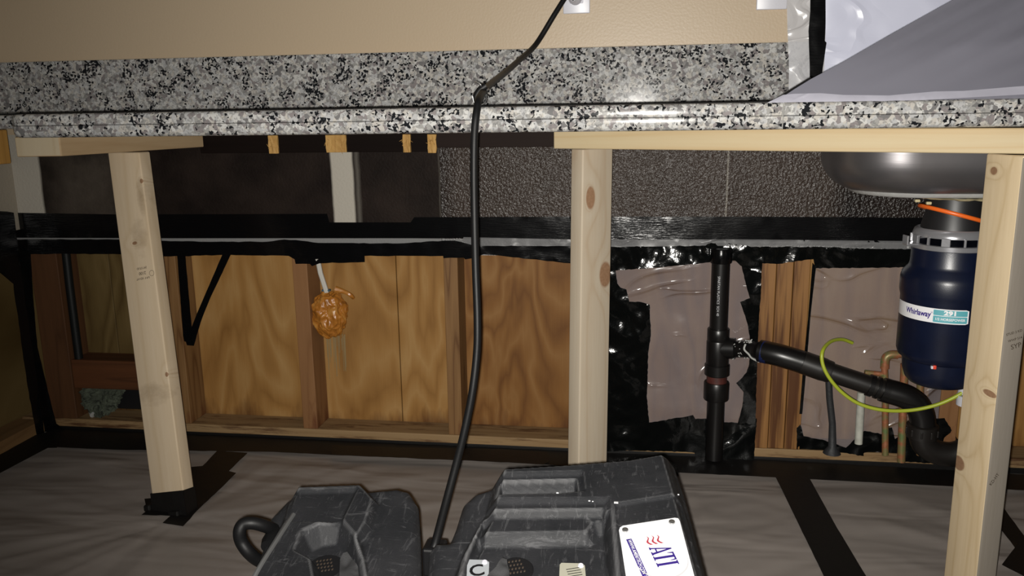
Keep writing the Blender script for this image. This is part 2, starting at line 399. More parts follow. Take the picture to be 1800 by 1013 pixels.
STUDT = lumber('old_stud_amber', (.27, .132, .042), (.13, .052, .014), freq=1.4, stain=vstain, rough=.5, contrast=.6)
STUDD = lumber('old_stud_dark', (.085, .036, .014), (.035, .014, .005), freq=1.2, rough=.65)
PLATE = lumber('old_sole_plate', (.27, .175, .085), (.17, .095, .04), axis='x', freq=1.2, rough=.65,
               stain=lambda k, c: k.mix(k.ramp(k.noise(k.mp((5, 30, 60)), 1, 5, .7).outputs[0], [(.52, 0.0), (.66, .85)]), c, (.055, .018, .006)))
def stud(x0, x1, m, label, group='wall studs behind the removed cabinets', z1=.90, y0=.012, z0=.038):
    bm = nb(); box(bm, (x0, y0, z0), (x1, .100, z1), .002)
    return tag(obj('wall_stud', bm, m, loc=((x0+x1)/2, .05, 0)), label, 'stud', group)
stud(-1.700, -1.615, STUDD, 'dark reddish stud in the far left corner of the back wall')
stud(-1.296, -1.256, STUDG, 'weathered stud showing just right of the left timber post')
stud(-.918, -.876, STUDO, 'smooth pinkish-orange stud immediately left of the orange foam blob')
stud(-.500, -.462, STUDG, 'deep-grained stud just left of the black cord')
stud(.306, .3445, STUDT, 'leftmost of the three amber studs side by side near the drain pipe', y0=.010)
stud(.346, .3855, STUDT, 'middle one of the three amber studs side by side near the drain pipe', y0=.013)
stud(.3870, .4255, STUDT, 'rightmost of the three amber studs side by side near the drain pipe', y0=.012)
stud(.755, .800, STUDO, 'short visible stud end below and right of the garbage disposal')
stud(1.02, 1.06, STUDD, 'dark stud at the right edge beyond the right timber post')
bm = nb(); box(bm, (XL-.09, .010, 0), (1.5, .100, .038), .003); tag(obj('sole_plate', bm, PLATE), 'stained horizontal timber sole plate along the foot of the back wall', 'timber plate')
bm = nb(); box(bm, (-1.614, .014, .132), (-1.297, .095, .218), .003); tag(obj('blocking_board', bm, lumber('blocking', (.095, .034, .012), (.030, .011, .004), 'x', freq=1.3)), 'dark horizontal blocking board between studs behind the left post', 'blocking board')
# left wall framing
bm = nb(); box(bm, (XL-.105, -3.0, 0), (XL-.095, .1, .62), .001); tag(obj('plywood_sheet', bm, PLA), 'brown plywood sheathing of the left side wall', 'plywood sheet')
bm = nb(); box(bm, (XL-.092, -3.0, 0), (XL-.008, -.002, .038), .003); tag(obj('sole_plate', bm, lumber('side_plate', (.21, .12, .05), (.10, .05, .02), 'y')), 'timber sole plate along the left side wall', 'timber plate')
for y, l in ((-.20, 'reddish stud in the left side wall nearest the corner'), (-.62, 'second stud out from the corner in the left side wall')):
    bm = nb(); box(bm, (XL-.092, y-.038, .038), (XL-.010, y, .62), .002); tag(obj('wall_stud', bm, STUDD if y > -.3 else STUDO), l, 'stud')
# torn insulation in a dark recess
t = thing('insulation_clump', 'ragged grey-green insulation stuffed in the dark recess behind the left post', 'insulation', (-1.54, .07, .04))
bm = nb(); bmesh.ops.create_icosphere(bm, subdivisions=5, radius=1)
for v in bm.verts:
    p = v.co.copy(); d = 1+.38*fbm(p, 1.6, 4)+.18*ridge(p, 3)
    v.co = Vector((-1.545+p.x*.056*d+.018*p.z, .045+p.y*.030*d, .098+p.z*.046*d))
obj('wool', bm, INSUL, t, True)
bm = nb(); box(bm, (-1.60, .088, .045), (-1.455, .1005, .131), .002); obj('recess_liner', bm, DARKPL, t)
bm = nb(); tube(bm, [(-1.590, .04, .05), (-1.578, .03, .045), (-1.57, .028, .055)], [.006, .008, .004], 8); obj('torn_strand', bm, TAUPE, t, True)

# ------------------------------------------------------------------ granite
t = thing('granite_backsplash', 'speckled grey granite backsplash strip along the beige wall', 'backsplash', (-.6, -.01, .912))
bm = nb(); box(bm, (XL+.001, -.020, .9125), (.445, -.0005, 1.050), .0015); obj('slab', bm, GRAN, t)
bm = nb(); box(bm, (XL+.001, -.018, 1.0500), (.445, -.0005, 1.0512)); obj('caulk_bead', bm, simple('beige_caulk', (.42, .34, .24), .6), t)
t = thing('granite_countertop', 'speckled granite worktop with a rounded two-layer front edge', 'countertop', (-.3, -.3, .867))
XC = -1.205
def rounded_edge(bm, pts, z0, z1, r0, r1, depth=.06):
    """strip along pts (front line), its outer side rounded by r0 below and r1 above"""
    prof = [(depth, z0), (r0, z0)]
    for i in range(1, 6): a = i/5*math.pi/2; prof.append((r0-r0*math.sin(a), z0+r0-r0*math.cos(a)))
    for i in range(0, 6): a = i/5*math.pi/2; prof.append((r1-r1*math.cos(a), z1-r1+r1*math.sin(a)))
    prof.append((depth, z1))
    rows = []
    for i, p in enumerate(pts):
        p = Vector(p); a = Vector(pts[max(i-1, 0)]); b = Vector(pts[min(i+1, len(pts)-1)])
        d = (b-a).normalized(); n = Vector((-d.y, d.x, 0))
        rows.append([bm.verts.new((p+n*q[0]).xy.to_3d()+Vector((0, 0, q[1]))) for q in prof])
    for a, b in zip(rows, rows[1:]):
        for j in range(len(prof)-1): bm.faces.new((a[j], b[j], b[j+1], a[j+1]))
    bm.faces.new(rows[0]); bm.faces.new(rows[-1][::-1])
front = [(XC-.010, -.30, 0), (XC-.010, -.56, 0)]
for i in range(1, 7): a = i/6*math.pi/2; front.append((XC-.010+.04*(1-math.cos(a)), -.56-.058*math.sin(a), 0))
front2 = [(p[0], p[1], 0) for p in front]+[(.2385, -.620, 0)]
for nm, z0, z1, r0, r1 in (('lower_edge_strip', .867, .8895, .012, .002), ('upper_edge_strip', .8900, .912, .002, .009)):
    bm = nb(); rounded_edge(bm, front2, z0, z1, r0, r1); obj(nm, bm, GRANE, t, True)
    bm = nb(); rounded_edge(bm, [(.2405, -.620, 0), (1.9, -.620, 0)], z0, z1, r0, r1); obj(nm, bm, GRANE, t, True)
bm = nb(); box(bm, (.2384, -.6165, .868), (.2406, -.57, .911)); obj('grout_joint', bm, simple('thin_joint', (.24, .235, .22), .7), t)
bm = nb(); box(bm, (XC+.03, -.561, .885), (1.9, -.0205, .9115), .001); obj('slab', bm, GRAN, t)
bm = nb(); box(bm, (XC+.05, -.558, .8665), (.30, -.03, .8845), .001); obj('substrate', bm, STUDD, t)
t2 = thing('return_countertop', 'thinner granite worktop continuing left behind the rounded corner', 'countertop', (-1.45, -.2, .88))
bm = nb(); box(bm, (XL+.001, -.30, .880), (XC+.028, -.0205, .9118), .006); obj('slab', bm, GRAN, t2)
bm = nb(); tube(bm, [(XC-.02, -.606, .9128), (-.5, -.606, .9128), (.1, -.606, .9128), (.215, -.606, .9130)], .0013, 8)  # thin black line along the top front of the edge
tag(obj('edge_black_line', bm, BLK, None, True), 'thin black strip lying along the top front of the granite edge', 'edge strip')
# orange cleat left
bm = nb(); box(bm, (XL+.002, -.285, .797), (onY(17, 260, -.245).x, -.245, .878), .003)
tag(obj('wood_cleat', bm, lumber('orange_cleat', (.50, .27, .07), (.28, .13, .03), freq=1.5)), 'short orange timber cleat at the far left below the worktop', 'wood cleat')
# dark ledger with torn wood
t = thing('ledger_strip', 'dark stained ledger board on the wall under the worktop with torn bare spots', 'ledger board', (-.7, -.01, .8))
LEDG = lumber('dark_ledger', (.009, .006, .005), (.005, .003, .003), 'x', rough=.6)
LEDB = lumber('brown_ledger', (.022, .015, .013), (.014, .009, .008), 'x', rough=.55)
bm = nb(); box(bm, (-1.135, -.020, .807), (-.503, -.0005, .884), .002); obj('board', bm, LEDG, t)
bm = nb(); box(bm, (-.502, -.020, .816), (-.15, -.0005, .884), .002); obj('board', bm, LEDB, t)
for q in (LEDG, LEDB): q.node_tree.nodes['Principled BSDF'].inputs['Specular IOR Level'].default_value = .04
TORN = lumber('torn_wood', (.52, .31, .10), (.32, .16, .045), freq=2.0, rough=.7)
rnd = random.Random(5)
for i, (u0, u1, v0, v1) in enumerate(((475, 489, 238, 270), (575, 609, 237, 268), (708, 722, 236, 268), (753, 767, 236, 269))):
    a = onY(u0, v1, -.0205); b = onY(u1, v0, -.0205); bm = nb()
    box(bm, (a.x+(.002 if i == 2 else 0), -.028, a.z), (b.x, -.0203, min(b.z, .884)), .0012)
    bmesh.ops.subdivide_edges(bm, edges=bm.edges[:], cuts=3, use_grid_fill=True)
    for v in bm.verts:
        n = noise.noise(v.co*90)*.0022; v.co.x += n
        if v.co.y < -.024: v.co.y += noise.noise(v.co*160)*.004
    o = obj('torn_patch', bm, TORN, t); 
    bm = nb()
    for s in range(12):
        c = Vector((rnd.uniform(a.x, b.x), -.028, rnd.uniform(b.z-.034, b.z-.012)))
        tube(bm, [c, c+Vector((rnd.uniform(-.006, .008), -.006, rnd.uniform(-.016, .010)))], [.0010, .0003], 5)
    obj('splinters', bm, TORN, o)

# ------------------------------------------------------------------ new timber
NEWL = (.50, .415, .285); NEWD = (.36, .255, .13)
def post(name, label, top, foot, ang, wide, mat, ztop, side_mat=None):
    top = Vector(top); foot = Vector(foot); zh = (top-foot).normalized()
    Ld = Vector((-math.cos(R(ang)), math.sin(R(ang)), 0)); Rd = Vector((math.sin(R(ang)), math.cos(R(ang)), 0))
    xh = -Ld if wide == 'L' else Rd
    xh = (xh-zh*xh.dot(zh)).normalized(); yh = zh.cross(xh)
    H = (top-foot).length
    bm = nb()
    x0, x1 = (-.089, 0) if wide == 'L' else (0, .089)
    box(bm, (x0, 0, 0), (x1, .038, H), .0035, seg=3)
    for v in bm.verts:            # cut ends level with the floor and the board above
        off = xh*v.co.x+yh*v.co.y
        if abs(v.co.z) < .01 or abs(v.co.z-H) < .01: v.co.z -= off.z/zh.z
    me = bpy.data.meshes.new(name); bm.to_mesh(me); bm.free(); me.materials.append(mat)
    me.shade_smooth(); me.set_sharp_from_angle(angle=R(35))
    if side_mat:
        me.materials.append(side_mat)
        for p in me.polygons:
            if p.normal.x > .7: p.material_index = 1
    o = bpy.data.objects.new(name, me); COL.objects.link(o)
    M = Matrix((xh, yh, zh)).transposed().to_4x4(); M.translation = foot; o.matrix_world = M
    tag(o, label, 'timber post', 'new timber posts propping the worktop'); return o
def smudge(spots):
    def f(k, c):
        xyz = k.sep(); n = k.noise(k.mp((20, 20, 30)), 1, 4, .65).outputs[0]
        for (cx, cz, rx, rz, a) in spots:
            dx = k.math('DIVIDE', k.math('SUBTRACT', xyz[0], cx), rx); dz = k.math('DIVIDE', k.math('SUBTRACT', xyz[2], cz), rz)
            d = k.math('ADD', k.math('MULTIPLY', dx, dx), k.math('MULTIPLY', dz, dz))
            mk = k.math('MULTIPLY', k.math('SUBTRACT', k.math('ADD', 1.0, k.math('MULTIPLY', k.math('SUBTRACT', n, .5), 3.0)), d), a, clamp=True)
            c = k.mix(mk, c, k.mix(.62, c, (.13, .075, .032)))
        return c
    return f
PM1 = lumber('new_pine_left', (.60, .485, .345), (.46, .34, .20), knots=((-.045, .645, .007, .004), (-.004, .785, .004, .006), (-.004, .33, .004, .006)), contrast=.38,
             stain=smudge([(-.030, .66, .024, .05, .5), (-.05, .29, .05, .03, .5), (-.01, .75, .012, .05, .5), (-.05, .02, .09, .04, .4)]), seed=2)
pL = post('timber_post', 'leaning pine post on the left with black tape round its foot', (-1.152, -.27, .8225), (-1.0085, -.4625, .0045), 9, 'L', PM1, .823)
PM2 = lumber('new_pine_centre', (.48, .41, .315), (.37, .26, .16), knots=((.024, .716, .0135, .026), (.072, .545, .018, .030)), contrast=.42, seed=5, cath=5.5)
pC = post('timber_post', 'upright pine post in the centre with two large oval knots', (-.115, -.30, .8225), (-.121, -.345, .0045), 44, 'R', PM2, .823)
PM3 = lumber('new_pine_right', (.66, .53, .35), (.45, .32, .16), knots=((-.066, .79, .009, .007), (-.018, .415, .018, .006), (-.079, .262, .017, .014)), contrast=.45, seed=8)
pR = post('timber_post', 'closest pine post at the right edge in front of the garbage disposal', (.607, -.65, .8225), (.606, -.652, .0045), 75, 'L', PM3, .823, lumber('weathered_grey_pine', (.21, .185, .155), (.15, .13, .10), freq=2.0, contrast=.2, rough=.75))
def stamp(post_o, lines, cx, cz, size, side='front', rot=0, ring=None):
    g = None
    def fn(x, y):
        c, s = math.cos(rot), math.sin(rot); a, b = x*c-y*s, x*s+y*c
        return Vector((cx+a, -.0004, cz+b)) if side == 'front' else Vector((.0004+0, cx+a, cz+b))
    for i, (s_, sz) in enumerate(lines):
        dz = ((len(lines)-1)/2-i)*size*1.35
        o = text('grade_stamp', s_, sz, lambda x, y, dz=dz: fn(x, y+dz), INK, None, .0001)
        o.parent = post_o
    if ring:
        bm = nb(); vs = []
        for r_ in (.0068, .0060):
            vs.append([bm.verts.new(fn(ring[0]+r_*math.cos(k*math.pi/12), ring[1]+r_*math.sin(k*math.pi/12))) for k in range(24)])
        for k_ in range(24): bm.faces.new((vs[0][k_], vs[0][(k_+1) % 24], vs[1][(k_+1) % 24], vs[1][k_]))
        o = obj('grade_stamp', bm, INK); o.parent = post_o
stamp(pL, [('S-P-F  KD-HT', .0066), ('2100', .010), ('297 STUD', .0066)], -.034, .572, .009, rot=math.pi, ring=(-.026, .004))
stamp(pR, [('STUD 2 KD', .0058), ('WWP 514', .0058), ('SYP', .012)], .021, .515, .009, side='side', rot=.25)
stamp(pR, [('KD-HT', .008)], .012, .265, .009, side='side', rot=1.0)
# boards under the counter
def board(name, label, p0, p1, zb, zt, mat, side=1, wd=.089, taper=None):
    p0 = Vector((*p0, 0)); p1 = Vector((*p1, 0)); d = (p1-p0).normalized(); n = Vector((-d.y, d.x, 0))*side; L = (p1-p0).length
    bm = nb(); lo, hi = (0, 0) if wd > 0 else (0, 0)
    box(bm, (0, 0, 0), (L, wd, zt-zb), .0025, seg=2)
    me = bpy.data.meshes.new(name)
    if side < 0:
        for v in bm.verts: v.co.y = -v.co.y
        bmesh.ops.reverse_faces(bm, faces=bm.faces)
    bm.to_mesh(me); bm.free(); me.materials.append(mat)
    o = bpy.data.objects.new(name, me); COL.objects.link(o); o.location = (p0.x, p0.y, zb); o.rotation_euler = (0, 0, math.atan2(d.y, d.x))
    tag(o, label, 'timber board'); return o
BRM = lumber('new_pine_board', (.49, .40, .25), (.44, .315, .165), 'x', contrast=.6, seed=3)
BLM = lumber('new_pine_short', (.40, .29, .17), (.28, .175, .085), 'x', contrast=.35, seed=6)
bR = board('support_board', 'long pale pine board under the right half of the worktop', (-.178, -.295), (.80, -.700), .8240, .8655, BRM)
pb = onZ(108, 275, .824)
bL = board('support_board', 'short pine board running back to the wall under the worktop, far left', (pb.x, pb.y), (-1.118, -.030), .8240, .8655, BLM, side=1)
dL = Vector((-1.118-pb.x, -.030-pb.y, 0)).normalized(); nL = Vector((-dL.y, dL.x, 0))
def pu(p):
    q = p-CAM; c = AX*q.x+AY*q.y+AZ*q.z; return CX+FP*c.x/c.z
sk = 0.0
while pu(pb+nL*.089-dL*sk) < 30 and sk > -.2: sk -= .001
while pu(pb+nL*.089-dL*sk) > 30 and sk < .2: sk += .001
for v in bL.data.vertices:
    if v.co.x < .02: v.co.x -= sk*max(0, v.co.y)/.089
bm = nb(); hL = .8655-.8240; vv = [bm.verts.new((-sk*y/.089-.0006, y, z)) for y, z in ((.002, .002), (.0865, .002), (.0865, hL-.002), (.002, hL-.002))]
f = bm.faces.new(vv); g = bmesh.ops.extrude_face_region(bm, geom=[f])
for e in g['geom']:
    if isinstance(e, bmesh.types.BMVert): e.co.x += .001
bmesh.ops.recalc_face_normals(bm, faces=bm.faces)
o = obj('end_grain', bm, lumber('end_grain_pine', (.44, .37, .26), (.36, .28, .17), 'z', freq=.8)); o.parent = bL

# ------------------------------------------------------------------ outlets
def outlet(u0, u1, vb, label, plug):
    a = onY(u0, vb, -.004); b = onY(u1, vb, -.004); x0, x1, z = a.x, b.x, (a.z+b.z)/2; xm = (x0+x1)/2
    t = thing('wall_outlet', label, 'outlet', (xm, 0, z), 'white wall plates above the backsplash')
    bm = nb(); box(bm, (x0, -.0065, z), (x1, -.0003, z+.115), .0022, seg=3); obj('cover_plate', bm, WHITE, t, True)
    for dz in (.036, .078):
        bm = nb(); box(bm, (xm-.016, -.008, z+dz-.013), (xm+.016, -.0066, z+dz+.013), .002); f = obj('receptacle', bm, WHITE, t)
        bm = nb()
        for s in (-.006, .006): box(bm, (xm+s-.001, -.0083, z+dz-.002), (xm+s+.001, -.0079, z+dz+.007))
        obj('slots', bm, BLK, f)
    return xm, z
xm, zo = outlet(990, 1037, 24, 'white outlet plate with the black cord plugged in, above the backsplash', True)
outlet(1329, 1383, 17, 'empty white wall plate beside the clear plastic, top right', False)

# ------------------------------------------------------------------ black cord
t = thing('power_cord', 'long black cord hanging from the wall outlet over the worktop to the air mover', 'power cord', (-.5, -.65, .9))
cp = [Vector((xm-.004, -.045, zo+.030)), Vector((xm-.012, -.058, zo+.036)), onY(995, -6, -.06), onY(975, 25, -.075), onY(942, 78, -.10), onY(915, 104, -.18), onY(885, 130, -.32), onY(858, 152, -.50),
      onY(843, 172, -.615), onY(838, 195, -.645), onY(834, 235, -.655), onY(833, 300, -.66), onY(834, 380, -.665), onY(836, 470, -.68), onY(839, 560, -.70), onY(838, 620, -.72),
      onY(830, 690, -.75), onY(816, 760, -.79), onY(801, 820, -.83), onY(785, 880, -.87), onY(767, 948, -.92), onY(762, 965, -.93)]
bm = nb(); pts = catmull(cp, 8); n = len(pts)
tube(bm, pts, [.0060+.0008*min(1, i/(n*.45)) for i in range(n)], 14); obj('cable', bm, BLK, t, True)
bm = nb(); tube(bm, [Vector((xm-.002, -.0085, zo+.034)), Vector((xm-.003, -.022, zo+.034)), Vector((xm-.004, -.030, zo+.033)), Vector((xm-.005, -.047, zo+.031))], [.0155, .0155, .012, .007], 20); obj('plug', bm, WHITE, t, True)
bm = nb(); c = onY(844, 163, -.56)
for kx in range(2):
    q = []
    for i in range(25):
        a = i/24*2*math.pi; q.append(c+Vector((.013*math.cos(a)+.004*kx, -.010*math.sin(a), .012*math.cos(a)*(.4-kx)+.012*kx)))
    tube(bm, q, .0009, 6)
tube(bm, catmull([c+Vector((.0, -.010, .004)), c+Vector((.012, -.012, -.002)), c+Vector((.011, -.012, -.018)), c+Vector((-.006, -.013, -.022)), c+Vector((-.012, -.012, -.006))], 5), .0011, 6)
obj('twist_tie', bm, SCREW, t, True)
bm = nb(); tube(bm, catmull([c+Vector((.012, -.004, .012)), c+Vector((.001, -.006, .004)), c+Vector((-.006, -.008, -.008)), c+Vector((-.003, -.009, -.022))], 5), .0068, 12); obj('folded_tail', bm, BLK, t, True)

# ------------------------------------------------------------------ tape and plastic on the wall
def strip(name, label, poly, fn, mat=TAPE, cat='tape', group=None, **k):
    return tag(cloth(name, poly, fn, mat, **k), label, cat, group)
TP = .0006
strip('duct_tape_band', 'wide black tape band straight across the drywall below the worktop', [(20, 374), (208, 377), (575, 376), (579, 391), (722, 391), (728, 382), (1000, 381), (1350, 381), (1640, 383), (1640, 427), (1300, 424), (850, 419), (292, 419), (25, 418)], Yp(-.0012), amp=.0006, scale=40, thick=TP, step=14)
strip('duct_tape_band', 'lower ragged black tape band along the cut drywall over the left bays', [(25, 421), (210, 421), (300, 424), (400, 425), (470, 425), (500, 421), (520, 422), (560, 427), (700, 428), (760, 424), (800, 423), (835, 432), (1003, 433), (1003, 463), (850, 447), (832, 454), (818, 456), (815, 453), (780, 454), (779, 450), (641, 450), (641, 461), (562, 463), (549, 468), (545, 464), (520, 464), (518, 456), (508, 450), (405, 448), (300, 451), (210, 447), (108, 446), (50, 447), (20, 470)], Yp(-.003), amp=.0012, scale=30, thick=TP, step=10, jag=.6)
strip('black_plastic_wrap', 'crumpled glossy black plastic along the top of the bay by the drain pipe', [(1003, 434), (1080, 434), (1240, 432), (1250, 427), (1308, 430), (1320, 434), (1440, 434), (1560, 438), (1605, 438), (1605, 470), (1432, 472), (1430, 456), (1398, 459), (1370, 464), (1338, 462), (1338, 480), (1306, 470), (1292, 458), (1250, 461), (1180, 468), (1130, 472), (1075, 476), (1003, 466)], Yp(-.004), POLY, 'black plastic', amp=.0034, scale=13, thick=TP, step=5, jag=.8, seed=3)
strip('film_strip', 'thin strip of clear film showing between the two black tape bands', [(815, 417), (1003, 421), (1300, 421), (1606, 424), (1606, 438), (1540, 437), (1440, 432), (1300, 432), (1003, 435), (835, 435), (812, 424)], Yp(-.0024), FILMD, 'plastic film', amp=.0006, scale=60, thick=0, step=8)
# corner
strip('corner_tape', 'black tape running down the left corner of the back wall', [(14, 418), (54, 440), (58, 520), (66, 610), (87, 698), (99, 745), (124, 762), (110, 784), (70, 784), (64, 745), (46, 640), (26, 520)], Yp(-.0035), amp=.001, scale=30, thick=TP, step=10, seed=2)
cz = [(36, 476), (60, 640), (80, 776), (66, 776), (50, 690), (38, 610), (24, 500), (0, 480), (-30, 500), (-30, 370), (12, 372), (24, 374)]
strip('corner_tape', 'black tape patch on the left side wall at the corner', cz, lambda u, v: onX(u, v, XL+.002), amp=.001, scale=30, thick=TP, step=10, nrm=Vector((1, 0, 0)))
strip('strap_tape', 'vertical black tape strip on the plywood forming the left side of a V', [(311, 440), (325, 440), (338, 585), (336, 604), (324, 600), (322, 590)], Yp(.004), thick=TP, amp=.0008, scale=40, step=8)
strip('strap_tape', 'slanting black tape strip on the plywood forming the right side of a V', [(393, 443), (408, 443), (367, 530), (353, 566), (346, 590), (341, 608), (329, 607), (326, 598), (335, 580), (347, 550)], Yp(.002), thick=TP, amp=.0008, scale=40, step=8)
bm = nb(); pts = [onY(115, 436, .030), onY(122, 500, .030), onY(131, 570, .030), onY(139, 632, .030)]
tube(bm, pts, .0115, 14); tag(obj('conduit', bm, simple('dark_conduit', (.006, .007, .007), .5, spec=.25), None, True), 'dark vertical pipe inside the far left stud bay', 'pipe')
# centre bay films and crumple
def film_disp(p): return .005*ridge(Vector((p.x*.8+p.z*.9, 0, p.z*1.3-p.x*.4)), 2.6)+.0010*ridge(p+Vector((3, 0, 1)), 7)
tag(cloth('plastic_film', [(1072, 470), (1150, 462), (1250, 452), (1330, 452), (1334, 620), (1326, 780), (1100, 780), (1072, 700)], Yp(.020), FILM, step=8, disp=film_disp, seed=1), 'clear wrinkled plastic film over the bay behind the vertical drain pipe', 'plastic film', 'clear films over open stud bays')
tag(cloth('plastic_film', [(1428, 468), (1600, 465), (1660, 480), (1655, 800), (1400, 790), (1412, 640)], Yp(.020), FILM, step=8, disp=film_disp, seed=4), 'clear wrinkled plastic film between the amber studs and the garbage disposal', 'plastic film', 'clear films over open stud bays')
strip('black_plastic_wrap', 'crumpled black plastic wrapping the foot of the bay right of the centre post', [(1066, 474), (1082, 474), (1085, 498), (1091, 506), (1101, 509), (1106, 530), (1126, 531), (1142, 536), (1144, 590), (1139, 622), (1137, 700), (1141, 742), (1180, 736), (1218, 729), (1222, 736), (1245, 736), (1258, 742), (1300, 744), (1330, 735), (1326, 800), (1324, 815), (1290, 818), (1223, 816), (1221, 797), (1190, 793), (1120, 792), (1066, 793)], Yp(.004), POLY, 'black plastic', amp=.0040, scale=11, thick=TP, step=4.5, jag=.6, seed=7)
strip('black_plastic_wrap', 'narrow torn black plastic strip hanging between drain pipe and amber studs', [(1300, 452), (1340, 456), (1337, 520), (1333, 580), (1331, 640), (1329, 700), (1328, 745), (1296, 748), (1305, 715), (1307, 690), (1294, 674), (1312, 655), (1317, 640), (1319, 600), (1314, 570), (1301, 531), (1318, 524), (1311, 500)], Yp(.002), POLY, 'black plastic', amp=.0022, scale=15, thick=TP, step=5, jag=.5, seed=9)
strip('black_plastic_wrap', 'thin black plastic edge along the right side of the amber studs', [(1428, 462), (1434, 470), (1424, 560), (1418, 640), (1410, 728), (1405, 728), (1412, 640), (1420, 560)], Yp(.008), POLY, 'black plastic', amp=.001, scale=28, thick=TP, step=5)
strip('black_plastic_wrap', 'crumpled black plastic around the feet of the copper pipes', [(1400, 730), (1405, 738), (1412, 766), (1450, 774), (1486, 786), (1505, 768), (1519, 757), (1552, 763), (1554, 752), (1567, 751), (1573, 772), (1588, 760), (1600, 735), (1660, 735), (1700, 800), (1696, 816), (1600, 812), (1560, 808), (1480, 795), (1400, 790)], Yp(.012), POLY, 'black plastic', amp=.0042, scale=14, thick=TP, step=4.5, jag=.6, seed=11)

# floor sheeting and floor tape
def fdisp(p):
    if p.x < .15:      # folds fanning out from the left post
        dx, dy = p.x+1.02, p.y+.48; rr = math.hypot(dx, dy)+.12; th = math.atan2(dy, dx)
        a = .0030*ridge(Vector((th*1.1, rr*.35, 0)), 3.2)
        a += .0024*ridge(Vector((p.y*1.5-p.x*.62, p.x*.22, 5)), 3.6)
    else:
        a = .0028*ridge(Vector((p.x*.6, p.y*1.5+.10*math.sin(p.x*9), 2)), 4.2)+.0010*ridge(Vector((p.x, p.y*1.2, 8)), 10)
    return .0035+max(-.0018, a)*.8
bm = nb(); xs = [XL+.004+i*.012 for i in range(int(3.7/.012))]; ys = [-1.9+j*.012 for j in range(int(1.89/.012))]
grid = [[bm.verts.new((x, y, fdisp(Vector((x, y, 0)))*max(.1, min(1, (-y-.09)/.1, (x-XL-.08)/.1))+.0008)) for y in ys] for x in xs]
for i in range(len(xs)-1):
    for j in range(len(ys)-1): bm.faces.new((grid[i][j], grid[i+1][j], grid[i+1][j+1], grid[i][j+1]))
tag(obj('floor_sheeting', bm, FSHEET, None, True, angle=180), 'wrinkled grey plastic sheeting taped down over the floor', 'plastic sheeting')
ZT = .0078
FT = dict(nrm=Vector((0, 0, 1)), thick=.0006, step=12, amp=.0006, scale=20)
strip('floor_tape', 'long black tape strip sealing the sheeting along the foot of the back wall', [(78, 786), (200, 791), (480, 795), (600, 801), (880, 812), (1003, 820), (1200, 832), (1330, 838), (1422, 843), (1680, 856), (1860, 866), (1860, 838), (1680, 828), (1330, 808), (1000, 787), (880, 781), (500, 771), (122, 755), (98, 752)], Zp(ZT), TAPEF, **FT)
bm = nb(); box(bm, (XL+.02, .0065, .0), (1.5, .0098, .0155), .0008); tag(obj('plate_tape', bm, TAPEF), 'black tape turned up onto the lower face of the sole plate', 'tape')
strip('floor_tape', 'overlapping second piece of black tape along the wall left of the centre post', [(583, 783), (700, 787), (880, 790), (962, 795), (966, 812), (955, 817), (880, 813), (700, 805), (583, 800)], Zp(ZT+.010), TAPEF, **FT)
strip('floor_tape', 'black tape along the foot of the left side wall', [(-40, 808), (0, 800), (62, 766), (110, 752), (100, 788), (84, 788), (0, 832), (-40, 852)], Zp(ZT+.001), TAPEF, **FT)
strip('floor_tape', 'broad diagonal black tape patch around the foot of the left post', [(382, 793), (435, 797), (402, 829), (415, 832), (402, 845), (340, 905), (322, 926), (286, 920), (300, 907), (249, 906), (262, 896), (256, 888), (254, 878), (270, 876), (336, 822), (356, 820)], Zp(ZT+.001), TAPEF, seed=3, jag=.4, **{**FT, 'step': 8})
strip('floor_tape', 'straight black tape strip crossing the sheeting right of the air mover', [(1362, 836), (1422, 840), (1472, 930), (1522, 1013), (1600, 1145), (1525, 1145), (1448, 1013), (1405, 925)], Zp(ZT+.001), TAPEF, **FT)
strip('floor_tape', 'black tape pieces on the floor behind the right post', [(1735, 858), (1760, 888), (1830, 984), (1860, 1040), (1800, 1014), (1761, 993), (1784, 963), (1735, 900)], Zp(ZT+.001), TAPEF, seed=5, **FT)
# tape wrapped on the left post foot
t = thing('foot_tape', 'black tape wrapped round the bottom of the left post', 'tape', pL.location)
bm = nb(); M = pL.matrix_world.copy()
pad = .0016
for (x0, x1, y0, y1) in ((-.089-pad, pad, -pad, -.0004), (.0004, pad, -pad, .038+pad), (-.089-pad, pad, .0384, .038+pad), (-.089-pad, -.0894, -pad, .038+pad)):
    b2 = nb(); box(b2, (x0, y0, .004), (x1, y1, .062), 0)
    bmesh.ops.subdivide_edges(b2, edges=b2.edges[:], cuts=2, use_grid_fill=True)
    for v in b2.verts: v.co += Vector((0, -1, 0))*max(0, noise.noise(v.co*60))*.002 if v.co.y < 0 else Vector()
    bmesh.ops.transform(b2, matrix=M, verts=b2.verts); merge(bm, b2)
obj('wrap', bm, TAPEF, t)
for (x, z, w_) in ((-.100, .020, .018), (-.03, .0, .03)):
    b2 = nb(); box(b2, (x-w_/2, -.010, z+.002), (x+w_/2, .02, z+.018), .004); bmesh.ops.transform(b2, matrix=M, verts=b2.verts); obj('loose_flap', b2, TAPEF, t)

